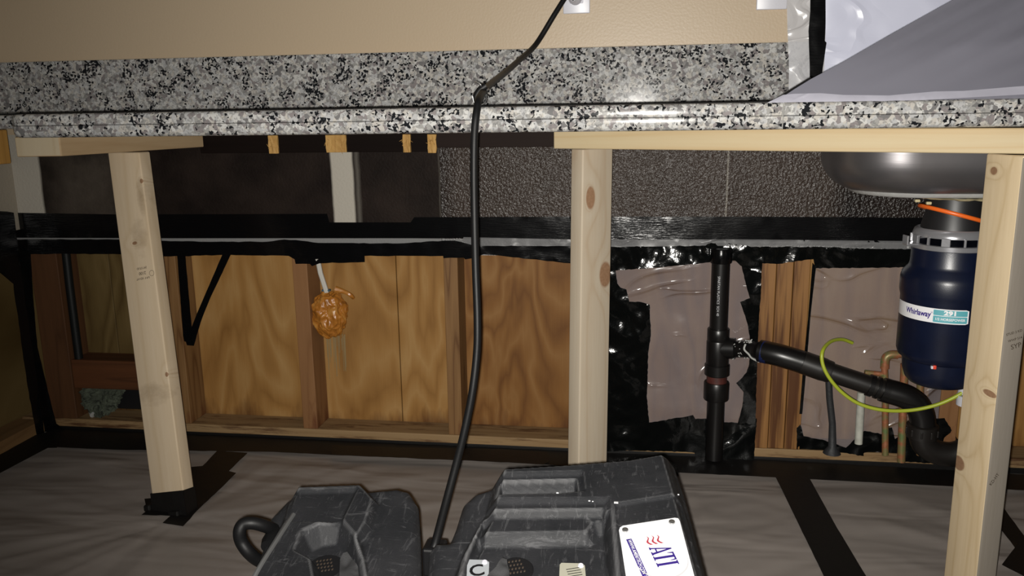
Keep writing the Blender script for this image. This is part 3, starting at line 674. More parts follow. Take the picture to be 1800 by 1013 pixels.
# ------------------------------------------------------------------ plastic at the top right
def hang(p): return .006*ridge(p, 2.6)+.0022*ridge(p+Vector((2, 0, 0)), 8)
tag(cloth('plastic_curtain', [(1383, -40), (1383, 0), (1386, 110), (1385, 186), (1900, 182), (1900, -120), (1383, -120)], Yp(-.040), FILMT, step=10, disp=hang, seed=2), 'clear plastic film hanging over the wall right of the empty outlet plate', 'plastic film')
tag(cloth('plastic_curtain', [(1446, -120), (1450, 60), (1447, 140), (1440, 180), (1900, 180), (1900, -120)], Yp(-.052), FILMW, step=10, disp=hang, seed=6), 'bright milky plastic sheet behind the slanting grey sheet', 'plastic sheet')
strip('hanging_tape', 'vertical black tape strip joining the clear and milky plastic sheets', [(1426, -120), (1452, -120), (1451, 50), (1450, 72), (1453, 75), (1446, 120), (1440, 190), (1424, 190), (1423, 110), (1421, 55), (1424, 20)], Yp(-.066), TAPE, amp=.0009, scale=14, thick=TP, step=6, seed=4)
def gs(u, v):
    # leaning sheet: on the front edge of the worktop below, back and up behind
    p = onY(u, v, -.600); 
    for _ in range(4):
        y = -.605+max(0, p.z-.914)*.55; p = onY(u, v, y)
    return p
t = thing('grey_sheet', 'slanting dark grey plastic sheet rising from the worktop edge, top right', 'plastic sheeting', (.8, -.55, .915))
cloth('sheet', [(1341, 183), (1362, 178), (1372, 172), (1386, 163), (1425, 139), (1480, 110), (1560, 64), (1675, 0), (1740, -38), (1870, -110), (1960, -110), (1960, 165), (1800, 176), (1620, 180), (1480, 182)], gs, GSHEET, t, step=9, disp=lambda p: .010*ridge(Vector((p.x*.75-p.z*1.5, 0, (p.x*.4+p.z)*.3)), 5.5)*max(.15, min(1, (p.z-.915)*12)), thick=.0004)
cloth('clear_hem', [(1345, 182), (1375, 167), (1395, 165), (1440, 164), (1480, 167), (1560, 168), (1640, 161), (1690, 160), (1800, 151), (1960, 143), (1960, 163), (1800, 166), (1620, 176), (1480, 181)], lambda u, v: gs(u, v)+Vector((0, -.008, 0)), film('hem_film', (.58, .57, .66), .55, .3, 14, .4), t, step=8, amp=.0015, scale=14)
bm = nb(); tube(bm, catmull([gs(1342, 182), gs(1360, 178), gs(1386, 162), gs(1425, 138)], 6), .0024, 8); obj('dark_edge', bm, BLK, t, True)

# ------------------------------------------------------------------ sink bowl
t = thing('sink_bowl', 'underside of a stainless steel sink bowl beneath the worktop', 'sink', (.75, -.31, .73))
def superring(cx, cy, hx, hy, r, z, n=14):
    pts = []
    for q, (sx, sy) in enumerate(((1, 1), (-1, 1), (-1, -1), (1, -1))):
        for i in range(n+1):
            a = (q+i/n)*math.pi/2; pts.append(Vector((cx+sx*(hx-r)+r*math.cos(a), cy+sy*(hy-r)+r*math.sin(a), z)))
    return pts
def loft(bm, rings, cap=True):
    R_ = [[bm.verts.new(p) for p in r] for r in rings]
    for a, b in zip(R_, R_[1:]):
        n = len(a)
        for k_ in range(n): bm.faces.new((a[k_], a[(k_+1) % n], b[(k_+1) % n], b[k_]))
    if cap: bm.faces.new(R_[-1])
bm = nb(); SX, SY, HX, HY = .815, -.268, .430, .166; rings = [superring(SX, SY, HX+.004, HY+.004, .14, .884)]
for i in range(0, 11):
    a = i/10*math.pi/2; rings.append(superring(SX, SY, HX-.075*(1-math.cos(a)), HY-.06*(1-math.cos(a)), .14-.03*(1-math.cos(a)), .80-.068*math.sin(a)))
loft(bm, rings); obj('bowl', bm, STEEL, t, True, angle=60)
bm = nb(); loft(bm, [superring(SX, SY, HX-.050, HY-.036, .11, .7425), superring(SX, SY, HX-.056, HY-.042, .11, .7300), superring(SX, SY, HX-.075, HY-.06, .10, .7262)]); obj('bottom_pad', bm, GROUT, t, True, angle=60)
# ------------------------------------------------------------------ garbage disposal
DX, DY = .627, -.325
t = thing('garbage_disposal', 'navy blue garbage disposal hanging under the sink', 'garbage disposal', (DX, DY, .345))
D2 = (DX, DY)
bm = nb(); lathe(bm, [(.0, .338), (.050, .338), (.058, .341), (.066, .350), (.072, .368), (.074, .392), (.083, .399), (.0865, .410), (.0865, .522), (.0885, .530), (.0895, .536), (.0895, .560), (.087, .572), (.076, .584), (.0735, .592), (.0725, .632), (.0, .632)], D2, 64); obj('housing', bm, NAVY, t, True)
bm = nb(); lathe(bm, [(.0, .3335), (.030, .3335), (.034, .338), (.0, .339)], D2, 40); obj('base_rim', bm, CHROME, t, True)
bm = nb(); lathe(bm, [(.066, .664), (.070, .661), (.0735, .652), (.0735, .648), (.066, .648)], D2, 64); lathe(bm, [(.072, .634), (.0765, .633), (.0765, .624), (.072, .622)], D2, 64)
ring_o = obj('mounting_ring', bm, CHROME, t, True)
for i in range(14):
    a = i/14*2*math.pi+.2; bm = nb(); wd = .016 if i % 2 else .004
    M = Matrix.Translation((DX, DY, 0)) @ Matrix.Rotation(a, 4, 'Z'); box(bm, (.071, -wd/2, .6335), (.0768, wd/2, .650), .001, M); obj('ring_lug', bm, CHROME, ring_o)
bm = nb(); M = Matrix.Translation((DX, DY, 0)) @ Matrix.Rotation(R(192), 4, 'Z'); box(bm, (.068, -.010, .630), (.098, .010, .634), .0015, M); box(bm, (.094, -.010, .632), (.098, .010, .650), .0015, M); obj('ring_ear', bm, CHROME, ring_o)
bm = nb(); lathe(bm, [(.0, .663), (.060, .663), (.0585, .672), (.0545, .690), (.052, .700), (.052, .7262)], D2, 48); obj('mount_neck', bm, simple('dark_rubber_neck', (.011, .011, .012), .45), t, True)
bm = nb(); lathe(bm, [(.050, .7258), (.064, .7225), (.070, .7235), (.073, .7260)], D2, 48)
for v in bm.verts:
    if v.co.z < .7256: v.co.z += .0035*noise.noise(v.co*70)
obj('putty_ring', bm, CAULK, t, True)
bm = nb(); q = []
for i in range(49):
    a = i/48*2*math.pi; q.append(Vector((DX+.064*math.cos(a), DY+.064*math.sin(a), .689+.010*math.sin(a-1.9)-.008*math.cos(a))))
tube(bm, q, .0042, 10); obj('orange_ring', bm, ORANGE, t, True)
for q in ((DX-.072, DY+.0, .7165), (DX-.060, DY-.03, .7150)):
    bm = nb(); box(bm, Vector(q)-Vector((.005, .004, .003)), Vector(q)+Vector((.005, .004, .003)), .002); obj('putty_crumb', bm, CAULK, t)
RL = .0868
def cyl(a0, z0, r=RL): return lambda x, y: Vector((DX+r*math.cos(a0+x/r), DY+r*math.sin(a0+x/r), z0+y))
def cylpatch(name, x0, x1, y0, y1, a0, z0, r, mat, parent, rad=.002):
    bm = nb(); n = 30; top = []; bot = []; f = cyl(a0, z0, r)
    for i in range(n+1):
        x = x0+(x1-x0)*i/n; e = min(x-x0, x1-x); c = rad-math.sqrt(max(0, rad*rad-(rad-min(rad, e))**2)) if e < rad else 0
        top.append(bm.verts.new(f(x, y1-c))); bot.append(bm.verts.new(f(x, y0+c)))
    for i in range(n): bm.faces.new((bot[i], bot[i+1], top[i+1], top[i]))
    return obj(name, bm, mat, parent, True)
# facing angle of the camera seen from the disposal
af = math.atan2(CAM.y-DY, CAM.x-DX)
A0 = af-.15; Z0 = .4985
lab = cylpatch('name_label', -.110, .056, -.0145, .0145, A0, Z0, RL, LABELW, t)
cylpatch('teal_panel', -.0075, .0535, .0015, .0125, A0, Z0, RL+.0003, TEAL, lab, .0005)
cylpatch('teal_panel', -.0075, .0535, -.0125, .0003, A0, Z0, RL+.0003, TEAL, lab, .0005)
text('lettering', 'Whirlaway', .0155, lambda x, y: cyl(A0, Z0, RL+.0005)(x-.040, y+.001), INDIGO, lab, .0005, sx=.82)
text('lettering', '291', .0115, lambda x, y: cyl(A0, Z0, RL+.0006)(x+.023, y+.0068), LABELW, lab, .0006, sx=1.35)
text('lettering', '1/2 HORSEPOWER', .0070, lambda x, y: cyl(A0, Z0, RL+.0006)(x+.023, y-.006), LABELW, lab, .00015, sx=.95)
text('lettering', '*', .010, lambda x, y: cyl(A0, Z0, RL+.0006)(x-.0105, y+.004), INDIGO, lab)
bm = nb(); p = cyl(af-.12, .392, .079)(0, 0); box(bm, p-Vector((.003, .003, .004)), p+Vector((.003, .003, .004)), .0015); obj('reset_button', bm, simple('red_button', (.65, .06, .03), .4), t)
bm = nb(); p = cyl(af-.18, .391, .079)(0, 0); box(bm, p-Vector((.002, .003, .003)), p+Vector((.002, .003, .003)), .001); obj('button_guard', bm, WHITE, t)
# white waste fitting right of the disposal
t = thing('white_fitting', 'white plastic pipe fitting half hidden behind the right post', 'pipe fitting', (.79, -.2, .2))
bm = nb(); tube(bm, [onY(1703, 640, -.18), onY(1697, 692, -.18)], .016, 20); tube(bm, [onY(1702, 696, -.185), onY(1699, 713, -.185)], [.024, .022], 20); obj('fitting_body', bm, WHITE, t, True)

# ------------------------------------------------------------------ black drain piping
t = thing('drain_piping', 'black plastic drain: vertical stack with tee, sloping arm and trap under the disposal', 'drain pipe', (.214, .05, 0))
PX, PY = .214, -.012
def zy(v): return onY(1262, v, PY).z
def px_(v): return Vector((onY(1268-(v-440)*.036, v, PY).x, PY, zy(v)))
bm = nb(); tube(bm, [px_(438), px_(700), px_(806)], .0225, 32); obj('pipe', bm, ABS, t, True)
for nm, v0, v1, r in (('coupling', 577, 599, .0275), ('tee_body', 598, 642, .0285), ('coupling', 640, 659, .0315), ('lower_coupling', 671, 702, .0320), ('top_wrap', 436, 462, .027)):
    bm = nb(); a, b = px_(v0), px_(v1); tube(bm, [a, a.lerp(b, .06), a.lerp(b, .94), b], [r-.0015, r, r, r-.0015], 32); obj(nm, bm, TAPE if nm == 'top_wrap' else ABS, t, True)
bm = nb(); tube(bm, [px_(659), px_(672)], .0255, 28); obj('cement_band', bm, simple('reddish_cement', (.07, .018, .014), .5, var=.5, vscale=60), t, True)
def ptxt(x, y):
    a = px_(565); b = px_(470); d = (b-a).normalized(); th = math.atan2(CAM.y-PY, CAM.x-PX)-.15+y/.0231
    s = -x; q = a.lerp(b, .5)+d*s
    return q+Vector((.0231*math.cos(th), .0231*math.sin(th), 0))
text('lettering', 'SPARTAN PLASTICS  SCH 40', .0085, lambda x, y: ptxt(x, y), GREYP, t, .0, sx=.95)
t2 = t
ys = [(1262, 615, -.012), (1290, 614, -.022), (1312, 614, -.045), (1335, 617, -.075), (1370, 625, -.095), (1410, 637, -.105), (1460, 655, -.115), (1520, 675, -.125), (1560, 688, -.130), (1590, 697, -.135), (1610, 710, -.137), (1620, 730, -.138), (1622, 755, -.138)]
P = [onY(*q) for q in ys]
bm = nb(); tube(bm, catmull(P[:4], 6), .0215, 28); obj('stub', bm, ABS, t2, True)
bm = nb(); tube(bm, catmull(P[3:9], 6), .0225, 28); obj('arm_pipe', bm, ABSD, t2, True)
bm = nb(); tube(bm, catmull(P[3:6], 8), .0272, 28); obj('elbow', bm, ABS, t2, True)
bm = nb(); tube(bm, catmull([P[5], P[5].lerp(P[6], .5), P[6]], 5), [.0275]*8+[.0262, .0262, .0255], 28); obj('coupling', bm, ABSD, t2, True)
for a, b, r in ((.15, .35, .0262), (.5, .62, .0262)):
    bm = nb(); tube(bm, [P[7].lerp(P[8], a), P[7].lerp(P[8], b)], r, 28); obj('collar', bm, ABS, t2, True)
bm = nb(); tube(bm, [P[7].lerp(P[8], .75), P[8], *catmull(P[8:], 6)[1:]], .0285, 32); obj('trap_elbow', bm, ABS, t2, True)
bm = nb(); tube(bm, [onY(1262, 612, -.012), onY(1292, 613, -.024)], .0265, 28); obj('tee_outlet', bm, ABS, t2, True)
rnd = random.Random(3); bm = nb()
CA = P[2].lerp(P[3], .2)
for i in range(46):
    s = rnd.random(); base = P[2].lerp(P[3], .0+.35*s) if i % 2 else P[1].lerp(P[2], rnd.random()); a = rnd.uniform(-2.6, -.1)
    n = Vector((0, math.cos(a+1.57)*-1, 0)); 
    q = base+Vector((0, -.0235*abs(math.sin(a)), .0235*math.cos(a)))
    tube(bm, [q, q+Vector((rnd.uniform(-.006, .006), -.001, rnd.uniform(-.006, .006)))], [rnd.uniform(.0012, .0032), .0008], 6)
tube(bm, catmull([CA+Vector((-.012, -.024, .020)), CA+Vector((-.015, -.028, .008)), CA+Vector((-.004, -.028, -.004)), CA+Vector((.004, -.026, -.014)), CA+Vector((.022, -.024, -.024))], 6), .0024, 8)
obj('glue_residue', bm, simple('pale_glue', (.42, .42, .40), .5), t2, True)
bm = nb(); a = P[3].lerp(P[4], .15); b = P[3].lerp(P[4], .45); tube(bm, [a, b], .0276, 28); obj('blue_band', bm, simple('blue_primer', (.006, .012, .06), .4), t2, True)
t3 = t
q = [onY(1621, 748, -.138), onY(1620, 765, -.138), onY(1626, 782, -.138), onY(1645, 795, -.138), onY(1675, 799, -.138), onY(1702, 788, -.138), onY(1722, 760, -.138), onY(1728, 730, -.138)]
bm = nb(); tube(bm, catmull(q, 7), .0285, 32); obj('trap_bend', bm, ABSD, t3, True)
bm = nb(); a, b = onY(1622, 745, -.138), onY(1620, 768, -.138); tube(bm, [a, a.lerp(b, .1), b], [.031, .035, .034], 32); nut = obj('slip_nut', bm, ABSD, t3, True)
bm = nb()
for i in range(10):
    th = i/10*2*math.pi; c = a.lerp(b, .55)+Vector((.0345*math.cos(th), .0345*math.sin(th), 0)); box(bm, c-Vector((.0022, .0022, .008)), c+Vector((.0022, .0022, .008)), .001)
obj('nut_ribs', bm, ABSD, nut)
# supply pipes
def pipe(name, label, pts, r, mat, cat='pipe', group=None, fit=None, n=6):
    bm = nb(); tube(bm, catmull(pts, n) if len(pts) > 2 else pts, r, 16); return tag(obj(name, bm, mat, None, True), label, cat, group)
t = thing('copper_pipe', 'bent greenish copper pipe turning behind the garbage disposal', 'copper pipe', tuple(onY(1553, 780, -.03)))
bm = nb(); tube(bm, catmull([onY(1556, 800, -.03), onY(1556, 740, -.03), onY(1556, 680, -.03), onY(1555, 645, -.03), onY(1557, 630, -.03), onY(1568, 624, -.03), onY(1600, 625, -.03)], 6), .0080, 16); obj('pipe', bm, COPPER, t, True)
bm = nb(); tube(bm, catmull([onY(1555, 648, -.03), onY(1557, 630, -.03), onY(1566, 624, -.03), onY(1578, 624, -.03)], 5), .0105, 16); obj('elbow', bm, COPPER, t, True)
bm = nb(); tube(bm, [onY(1520, 655, -.03), onY(1556, 659, -.03)], .0065, 12); obj('stub', bm, COPPER, t, True)
pipe('copper_pipe', 'reddish copper pipe rising just left of the trap nut', [onY(1584, 812, -.03), onY(1590, 640, -.03)], .0095, COPPER, 'copper pipe')
pipe('copper_pipe', 'short dull copper pipe directly under the garbage disposal', [onY(1617, 800, -.02), onY(1618, 640, -.02)], .0085, COPPER, 'copper pipe')
pipe('water_pipe', 'white painted pipe stub left of the copper pipes', [onY(1514, 690, -.03), onY(1509, 780, -.03)], .0095, PIPEW)
bm = nb(); tube(bm, [onY(1456, 655, -.02), onY(1458, 700, -.02), onY(1463, 745, -.02), onY(1463, 785, -.02), onY(1462, 797, -.02)], [.0080, .0080, .0082, .010, .022], 14)
tag(obj('thin_black_pipe', bm, simple('dull_black_pipe', (.020, .021, .023), .6, bump=(80, .4, .003)), None, True), 'thin black pipe with a mastic lump at its foot, right of the amber studs', 'pipe')
pipe('green_wire', 'yellow-green wire looping in front of the drain arm', [onY(1498, 603, -.05), onY(1480, 597, -.07), onY(1460, 601, -.11), onY(1446, 617, -.155), onY(1446, 640, -.165), onY(1458, 665, -.17), onY(1480, 690, -.17), onY(1510, 710, -.172), onY(1550, 721, -.175), onY(1596, 722, -.175), onY(1640, 714, -.18), onY(1675, 700, -.185), onY(1705, 682, -.19)], .0042, WIREY, 'wire')

# ------------------------------------------------------------------ foam and cable
t = thing('foam_blob', 'lumpy orange expanding foam blob stuck beside the stud', 'foam', tuple(onY(580, 550, .03)))
c0 = onY(580, 552, .05); bm = nb(); bmesh.ops.create_icosphere(bm, subdivisions=6, radius=1)
for v in bm.verts:
    p = v.co.copy(); sq = 1/(max(abs(p.x)**3+abs(p.z)**3+abs(p.y)**3, 1e-6))**(1/3)
    d = .5+.5*sq+.16*fbm(p, 2.0, 2)+.07*ridge(p+Vector((5, 0, 0)), 2.2)
    v.co = c0+Vector((p.x*.045*d-.004*p.z, p.y*.036*d, p.z*.060*d))
obj('foam', bm, FOAM, t, True, angle=180)
bm = nb(); tube(bm, catmull([onY(590, 509, .03), onY(605, 513, .03), onY(616, 519, .03), onY(621, 524, .04)], 4), [.010, .009, .008, .007]+[.006]*6+[.005]*3, 8); obj('side_lump', bm, FOAM, t, True)
rnd = random.Random(8); bm = nb()
DRIP = simple('dried_drip', (.27, .19, .09), .6)
for i in range(26):
    u = rnd.uniform(572, 606); v0 = 590+rnd.uniform(-4, 6); v1 = rnd.uniform(605, 668)
    tube(bm, [onY(u, v0, .0995), onY(u+(v1-v0)*.045, v1, .0995)], [.0014, .0007], 6)
obj('drips', bm, DRIP, t, True)
t = thing('white_cable', 'flat white cable running from the tape down into the foam blob', 'cable', tuple(onY(565, 490, .0)))
bm = nb(); tube(bm, [onY(557, 455, .0), onY(562, 480, .004), onY(573, 514, .012)], .0052, 12); tube(bm, [onY(559.5, 455, .0), onY(564.5, 480, .004), onY(575.5, 514, .012)], .0048, 12); obj('sheath', bm, CABLEW, t, True)
bm = nb(); box(bm, onY(565, 513, .008), onY(582, 508, .022), .0015); obj('blue_clip', bm, simple('blue_clip', (.035, .085, .12), .5), t)

# ------------------------------------------------------------------ air movers: moulded shells as height fields
def sd_poly(p, poly):
    """signed distance, negative inside"""
    x, y = p; d = 1e9; ins = False; n = len(poly); j = n-1
    for i in range(n):
        xi, yi = poly[i]; xj, yj = poly[j]
        ex, ey = xj-xi, yj-yi; wx, wy = x-xi, y-yi; L = ex*ex+ey*ey
        tt = max(0, min(1, (wx*ex+wy*ey)/L)) if L > 0 else 0
        bx, by = wx-ex*tt, wy-ey*tt; d = min(d, bx*bx+by*by)
        if (yi > y) != (yj > y) and x < (xj-xi)*(y-yi)/(yj-yi)+xi: ins = not ins
        j = i
    return -math.sqrt(d) if ins else math.sqrt(d)
def smooth(t): t = max(0, min(1, t)); return t*t*(3-2*t)
class Shell:
    def __init__(s, z0, y0, slope, outline, feats, rim=.02, step=.0022, floor_z=.012):
        s.z0, s.y0, s.sl = z0, y0, slope
        s.out = [s.loc2(*q) for q in outline]; s.f = [([s.loc2(*q) for q in pl], h, w_) for pl, h, w_ in feats]
        s.rim = rim; s.step = step; s.fz = floor_z
    def plane(s, x, y): return s.z0+s.sl*(y-s.y0)
    def hit(s, u, v, dz=0):
        r = ray(u, v); # z = z0+dz+sl*(y-y0)
        t_ = (s.z0+dz+s.sl*(CAM.y-s.y0)-CAM.z)/(r.z-s.sl*r.y); return CAM+r*t_
    def loc2(s, u, v): p = s.hit(u, v); return (p.x, p.y)
    def rel(s, x, y):
        z = 0
        for pl, h, w_ in s.f:
            d = sd_poly((x, y), pl)
            if d < 0: z += h*min(1, -d/w_) if True else 0
        return z
    def z(s, x, y):
        d = sd_poly((x, y), s.out)
        base = s.plane(x, y)+s.rel(x, y)
        if d > -s.rim:
            tt = min(1, (d+s.rim)/s.rim); base -= s.rim*(1-math.sqrt(max(0, 1-tt*tt)))
        return base, d
    def build(s, name, mat, parent):
        xs = [p[0] for p in s.out]; ys = [p[1] for p in s.out]; st = s.step
        bm = nb(); nx = int((max(xs)-min(xs))/st)+8; ny = int((max(ys)-min(ys))/st)+8; G = {}
        x0 = min(xs)-3*st; y0 = min(ys)-3*st
        D = {}
        for i in range(nx):
            for j in range(ny):
                x = x0+i*st; y = y0+j*st; z, d = s.z(x, y); D[i, j] = (x, y, z, d)
        def grad(x, y):
            e = .001; a = sd_poly((x+e, y), s.out)-sd_poly((x-e, y), s.out); b = sd_poly((x, y+e), s.out)-sd_poly((x, y-e), s.out)
            L = math.hypot(a, b) or 1; return a/L, b/L
        cells = []
        for i in range(nx-1):
            for j in range(ny-1):
                if min(D[a][3] for a in ((i, j), (i+1, j), (i+1, j+1), (i, j+1))) < 0: cells.append((i, j))
        for (i, j) in cells:
            for a in ((i, j), (i+1, j), (i+1, j+1), (i, j+1)):
                if a not in G:
                    x, y, z, d = D[a]
                    if d > 0:
                        gx, gy = grad(x, y); x -= gx*d; y -= gy*d; z = s.z(x, y)[0]
                    G[a] = bm.verts.new((x, y, z))
            try: bm.faces.new((G[i, j], G[i+1, j], G[i+1, j+1], G[i, j+1]))
            except ValueError: pass
        be = [e for e in bm.edges if len(e.link_faces) == 1]
        g = bmesh.ops.extrude_edge_only(bm, edges=be)
        for v in g['geom']:
            if isinstance(v, bmesh.types.BMVert): v.co.z = s.fz
        bmesh.ops.recalc_face_normals(bm, faces=bm.faces)
        return obj(name, bm, mat, parent, True, angle=75)
    def on(s, u, v, lift=.001):
        p = s.hit(u, v)
        for _ in range(5):
            z = s.rel(p.x, p.y); p = s.hit(u, v, z+lift)
        return p
# right air mover
tR = thing('air_mover', 'large scuffed dark grey air mover with a white sticker, bottom centre', 'air mover', (-.1, -1.1, .01))
outR = [(752, 1160), (750, 1013), (753, 960), (762, 947), (788, 946), (800, 918), (812, 880), (832, 862), (852, 856), (900, 834), (950, 824), (1000, 818), (1090, 806), (1160, 800), (1177, 801), (1188, 812), (1205, 862), (1225, 935), (1246, 1013), (1290, 1160)]
fR = [([(868, 842), (1000, 834), (1100, 826), (1180, 812), (1250, 1040), (1290, 1170), (770, 1170), (792, 1030), (812, 980), (852, 908), (860, 880)], .028, .020),
      ([(874, 860), (1026, 857), (1030, 894), (985, 899), (868, 901)], -.006, .007),
      ([(880, 869), (1014, 866), (1018, 893), (980, 897), (874, 899)], -.022, .004),
      ([(852, 906), (1073, 905), (1090, 1170), (790, 1170), (822, 990)], -.006, .009),
      ([(846, 921), (1064, 919), (1090, 1170), (790, 1170), (818, 995)], -.012, .005),
      ([(834, 948), (1030, 945), (1042, 928), (1074, 926), (1094, 1170), (786, 1170), (812, 995)], -.016, .012),
      ([(1079, 916), (1199, 897), (1270, 1170), (1100, 1170)], -.004, .004)]
SR = Shell(.345, -.885, .21, outR, fR); SR.build('shell', SHELL, tR)
# left air mover
tL = thing('air_mover', 'smaller scuffed dark grey air mover with an octagonal recess, bottom left', 'air mover', (-.6, -1.0, .01))
outL = [(418, 1160), (436, 1013), (452, 975), (466, 940), (472, 905), (500, 876), (523, 862), (560, 861), (640, 858), (700, 852), (722, 858), (736, 880), (740, 940), (741, 1013), (736, 1160)]
fL = [([(518, 864), (641, 860), (668, 890), (655, 935), (640, 960), (652, 1020), (660, 1170), (400, 1170), (440, 1013), (494, 925), (505, 890)], .016, .012),
      ([(512, 876), (632, 873), (612, 915), (604, 935), (500, 935)], -.006, .006),
      ([(530, 949), (562, 935), (602, 929), (622, 952), (638, 990), (650, 1060), (560, 1080), (545, 1000), (517, 985)], -.030, .016)]
SL = Shell(.300, -.965, .20, outL, fL); SL.build('shell', SHELL, tL)
def onS(S, lift=.0008): return lambda u, v: S.on(u, v, lift)
# sticker on the right one, with its own 2-D frame in (u, v)
pl = cloth('sticker_plate', [(1088, 934), (1090, 929), (1095, 926), (1186, 912), (1192, 913), (1195, 918), (1220, 1013), (1258, 1160), (1112, 1160), (1100, 1013)], lambda u, v: SR.hit(u, v, .026), LABELW, tR, step=12, nrm=Vector((0, -.2, .98)), thick=.0015, smooth=False)
TL = SR.hit(1088, 927, .029); TR_ = SR.hit(1193, 911, .029); BL = SR.hit(1100, 1013, .029)
ex = (TR_-TL).normalized(); nn = Vector((0, -SR.sl, 1)).normalized(); ey = nn.cross(ex)   # ey points away from the camera
Wd = (TR_-TL).length
def ST(x, y): return TL+ex*x-ey*y      # x along the far short side, y towards the camera
def uvST(u, v):
    p = SR.hit(u, v, .029); d = p-TL; return d.dot(ex), -d.dot(ey)
def rotx(cx, cy, s=1.0):   # text reading towards the camera, tops to the right
    return lambda x, y: ST(cx+y*s, cy+x*s)
def serif(ch):
    if ch == 'A': return [[(0, 0), (.30, 0), (.30, .05), (.21, .08), (.25, .24), (.25, .31), (.28, .31), (.44, .86), (.40, 1.0), (.36, 1.0), (.07, .08), (0, .05)],
                          [(.36, 1.0), (.48, 1.0), (.83, .08), (.90, .05), (.90, 0), (.52, 0), (.52, .05), (.62, .08), (.40, .80)],
                          [(.22, .24), (.60, .24), (.57, .31), (.24, .31)]]
    if ch == 'T': return [[(0, 1), (.84, 1), (.86, .70), (.81, .70), (.72, .92), (.14, .92), (.05, .70), (0, .70)], [(.31, .93), (.55, .93), (.55, .06), (.68, .05), (.68, 0), (.18, 0), (.18, .05), (.31, .06)]]
    return [[(.10, .94), (.34, .94), (.34, .06), (.10, .06)], [(0, 1), (.44, 1), (.44, .94), (0, .94)], [(0, .06), (.44, .06), (.44, 0), (0, 0)]]
a0 = uvST(1146, 960); a1 = uvST(1156, 997); b0 = uvST(1172, 955)
cap = .0290; base_x = uvST(1147, 975)[0]-.001; y_ = uvST(1160, 960)[1]; yend = uvST(1160, 998)[1]
tot = .90+.86*.92+.44+.06; sc = (yend-y_)/tot
cur = 0
for ch in 'ATI':
    w_ = {'A': .90, 'T': .84, 'I': .44}[ch]
    shape2d('lettering', [[(base_x+b*cap, y_+(cur+a)*sc) for a, b in pg] for pg in serif(ch)], lambda x, y: ST(x, y), INDIGO, pl)
    cur += w_+.0-(.10 if ch == 'A' else -.06)
# steam waves
for i in range(3):
    cxw = base_x+.001+i*.0072+.004; L0 = y_-.0045
    pg = []; m_ = 14
    for j in range(m_+1):
        t_ = j/m_; yy = L0-t_*.017; xx = cxw+.0022*math.sin(t_*2*math.pi*1.0+2.6)+t_*-.002; wd = .0016*(1-t_)**.8+.0003; pg.append((xx, yy, wd))
    bm = nb(); prev = None
    for xx, yy, wd in pg:
        c_ = (bm.verts.new(ST(xx-wd, yy)), bm.verts.new(ST(xx+wd, yy)))
        if prev: bm.faces.new((prev[0], prev[1], c_[1], c_[0]))
        prev = c_
    obj('steam_mark', bm, REDP, pl)
# blue band with web address
q0 = uvST(1110, 947); q1 = uvST(1129, 1013); bx = (q0[0]+q1[0])/2; hw = .0038
shape2d('blue_bar', [[(bx-hw, q0[1]), (bx+hw, q0[1]), (bx+hw, q0[1]+.125), (bx-hw, q0[1]+.125)]], lambda x, y: ST(x, y)-nn*.0002, INDIGO, pl)
text('lettering', 'WWW.AMERITECH.COM  800-400-9353', .0068, lambda x, y: ST(bx+y, q0[1]+.002+x), LABELW, pl, .0001, align='LEFT', sx=.86)
# pale arc
cc = uvST(1163, 985); bm = nb(); prev = None
for j in range(41):
    a = -.25+j/40*(math.pi+.5); wd = .0028*math.sin(max(0, min(1, (j)/40))*math.pi)+.0002
    r1, r2 = .0345, .0345-wd; c_ = [bm.verts.new(ST(cc[0]+r*math.cos(a), cc[1]+r*math.sin(a))) for r in (r1, r2)]
    if prev: bm.faces.new((prev[0], prev[1], c_[1], c_[0]))
    prev = c_
obj('pale_arc', bm, GREYP, pl)
for u, v in ((1099, 932), (1181, 918)):
    x, y = uvST(u, v); bm = nb(); c = ST(x, y); tube(bm, [c-nn*.0006, c+nn*.0012, c+nn*.0018], [.0045, .0042, .003], 20); obj('screw', bm, SCREW, pl, True)
# small labels
fz = lambda u, v: SR.hit(u, v, -.0005)
l1 = cloth('grey_label', [(818, 990), (821, 985), (855, 986), (860, 990), (858, 1040), (808, 1040)], fz, LABELG, tR, step=10, nrm=nn, thick=.0012, smooth=False)
c = SR.hit(838, 1004, .0012); text('lettering', 'C', .030, lambda x, y: c+ex*x+ey*y, DARKPL, l1, .0006)
bm = nb(); c = SR.hit(852, 989, .001); tube(bm, [c, c+nn*.002], [.0042, .0032], 18); obj('rivet', bm, WHITE, l1, True)
l2 = cloth('barcode_label', [(984, 994), (987, 991), (1024, 992), (1028, 996), (1032, 1040), (982, 1040)], fz, LABELT, tR, step=10, nrm=nn, thick=.0012, smooth=False)
for i in range(5):
    c = SR.hit(995, 1001, .0012)-ey*(i*.0045); bm = nb(); vs = [bm.verts.new(c+ex*a-ey*b) for a, b in ((0, 0), (.019, 0), (.019, .0013), (0, .0013))]; bm.faces.new(vs); obj('barcode_bar', bm, DARKPL, l2)
bm = nb(); c = SR.hit(1021, 995, .001); tube(bm, [c, c+nn*.002], [.0042, .0032], 18); obj('rivet', bm, WHITE, l2, True)
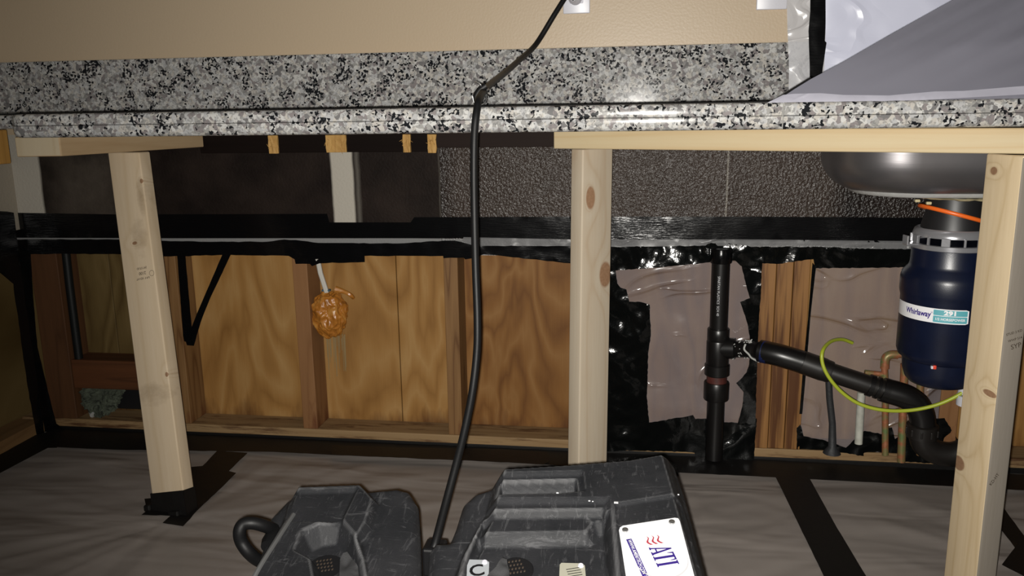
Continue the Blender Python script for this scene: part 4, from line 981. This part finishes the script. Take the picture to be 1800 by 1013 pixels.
# vent plugs with strap
def vent(S, parent, u, v, r, lift):
    c = S.on(u, v, lift) ; bm = nb(); tube(bm, [c-nn*.006, c+nn*.001, c+nn*.003], [r, r, r-.002], 28); g = obj('vent_plug', bm, DARKPL, parent, True)
    GOLD = bpy.data.materials.get('worn_gold_print') or simple('worn_gold_print', (.07, .05, .035), .6)
    bm = nb()
    for row in range(4):
        for i in range(5):
            p = c+nn*.0031+ex*((i-2)*.0048+(row-2)*.001)+ey*((2-row)*.0072); box(bm, p-Vector((.0011, .002, .0003)), p+Vector((.0011, .002, .0003)), .0002)
    obj('vent_slots', bm, GOLD, g)
    return c
c = vent(SR, tR, 907, 1003, .024, .0); 
FAB = simple('black_webbing', (.036, .036, .038), .8, bump=(700, .5, .001))
cloth('strap', [(846, 1040), (860, 1013), (872, 1003), (884, 985), (891, 988), (896, 1013), (895, 1040)], lambda u, v: SR.hit(u, v, .016), FAB, tR, step=4, amp=.003, scale=30, thick=.003, nrm=nn)
c = vent(SL, tL, 572, 1000, .027, .0)
cloth('strap', [(597, 1060), (598, 985), (604, 978), (611, 975), (619, 984), (630, 1002), (636, 1060)], lambda u, v: SL.hit(u, v, .000), FAB, tL, step=4, amp=.003, scale=30, thick=.004, nrm=nn)
for u, v, r in ((690, 845+10, .0), ): pass
# white paint chips
bm = nb()
for u, v, r in ((1083, 884, .0030), (1036, 881, .0014), (1042, 882, .0010), (1192, 870, .0016), (980, 867, .0018)):
    c = SR.on(u, v, .0002); box(bm, c-Vector((r, r*.7, .0004)), c+Vector((r, r*.7, .0008)), .0003)
obj('paint_specks', bm, LABELW, tR)
# inlet sleeve where the cord enters
bm = nb(); c = onY(765, 955, -.925); box(bm, c-Vector((.018, .018, .05)), c+Vector((.016, .02, -.002)), .004); obj('cord_sleeve', bm, DARKPL, tR)
# handle loop on the left air mover
h = [(482, 932, -1.00), (465, 925, -1.02), (445, 920, -1.03), (428, 922, -1.035), (421, 935, -1.04), (424, 952, -1.04), (436, 970, -1.04), (452, 984, -1.03), (470, 992, -1.02)]
bm = nb(); tube(bm, catmull([onY(*q) for q in h], 6), .0095, 16); hd = obj('handle_loop', bm, BLK, tL, True)
bm = nb(); a = onY(486, 935, -1.0); b = onY(470, 962, -1.04); tube(bm, [a, a.lerp(b, .3), a.lerp(b, .7), b], [.010, .013, .013, .010], 16); obj('hinge_knuckle', bm, BLK, hd, True)
bm = nb(); tube(bm, catmull([SL.on(516, 905, .003), SL.on(490, 945, .003), SL.on(455, 1000, .003), SL.on(430, 1050, .003)], 6), .0035, 8); obj('bright_seam', bm, simple('seam_grey', (.10, .10, .10), .4), tL, True)
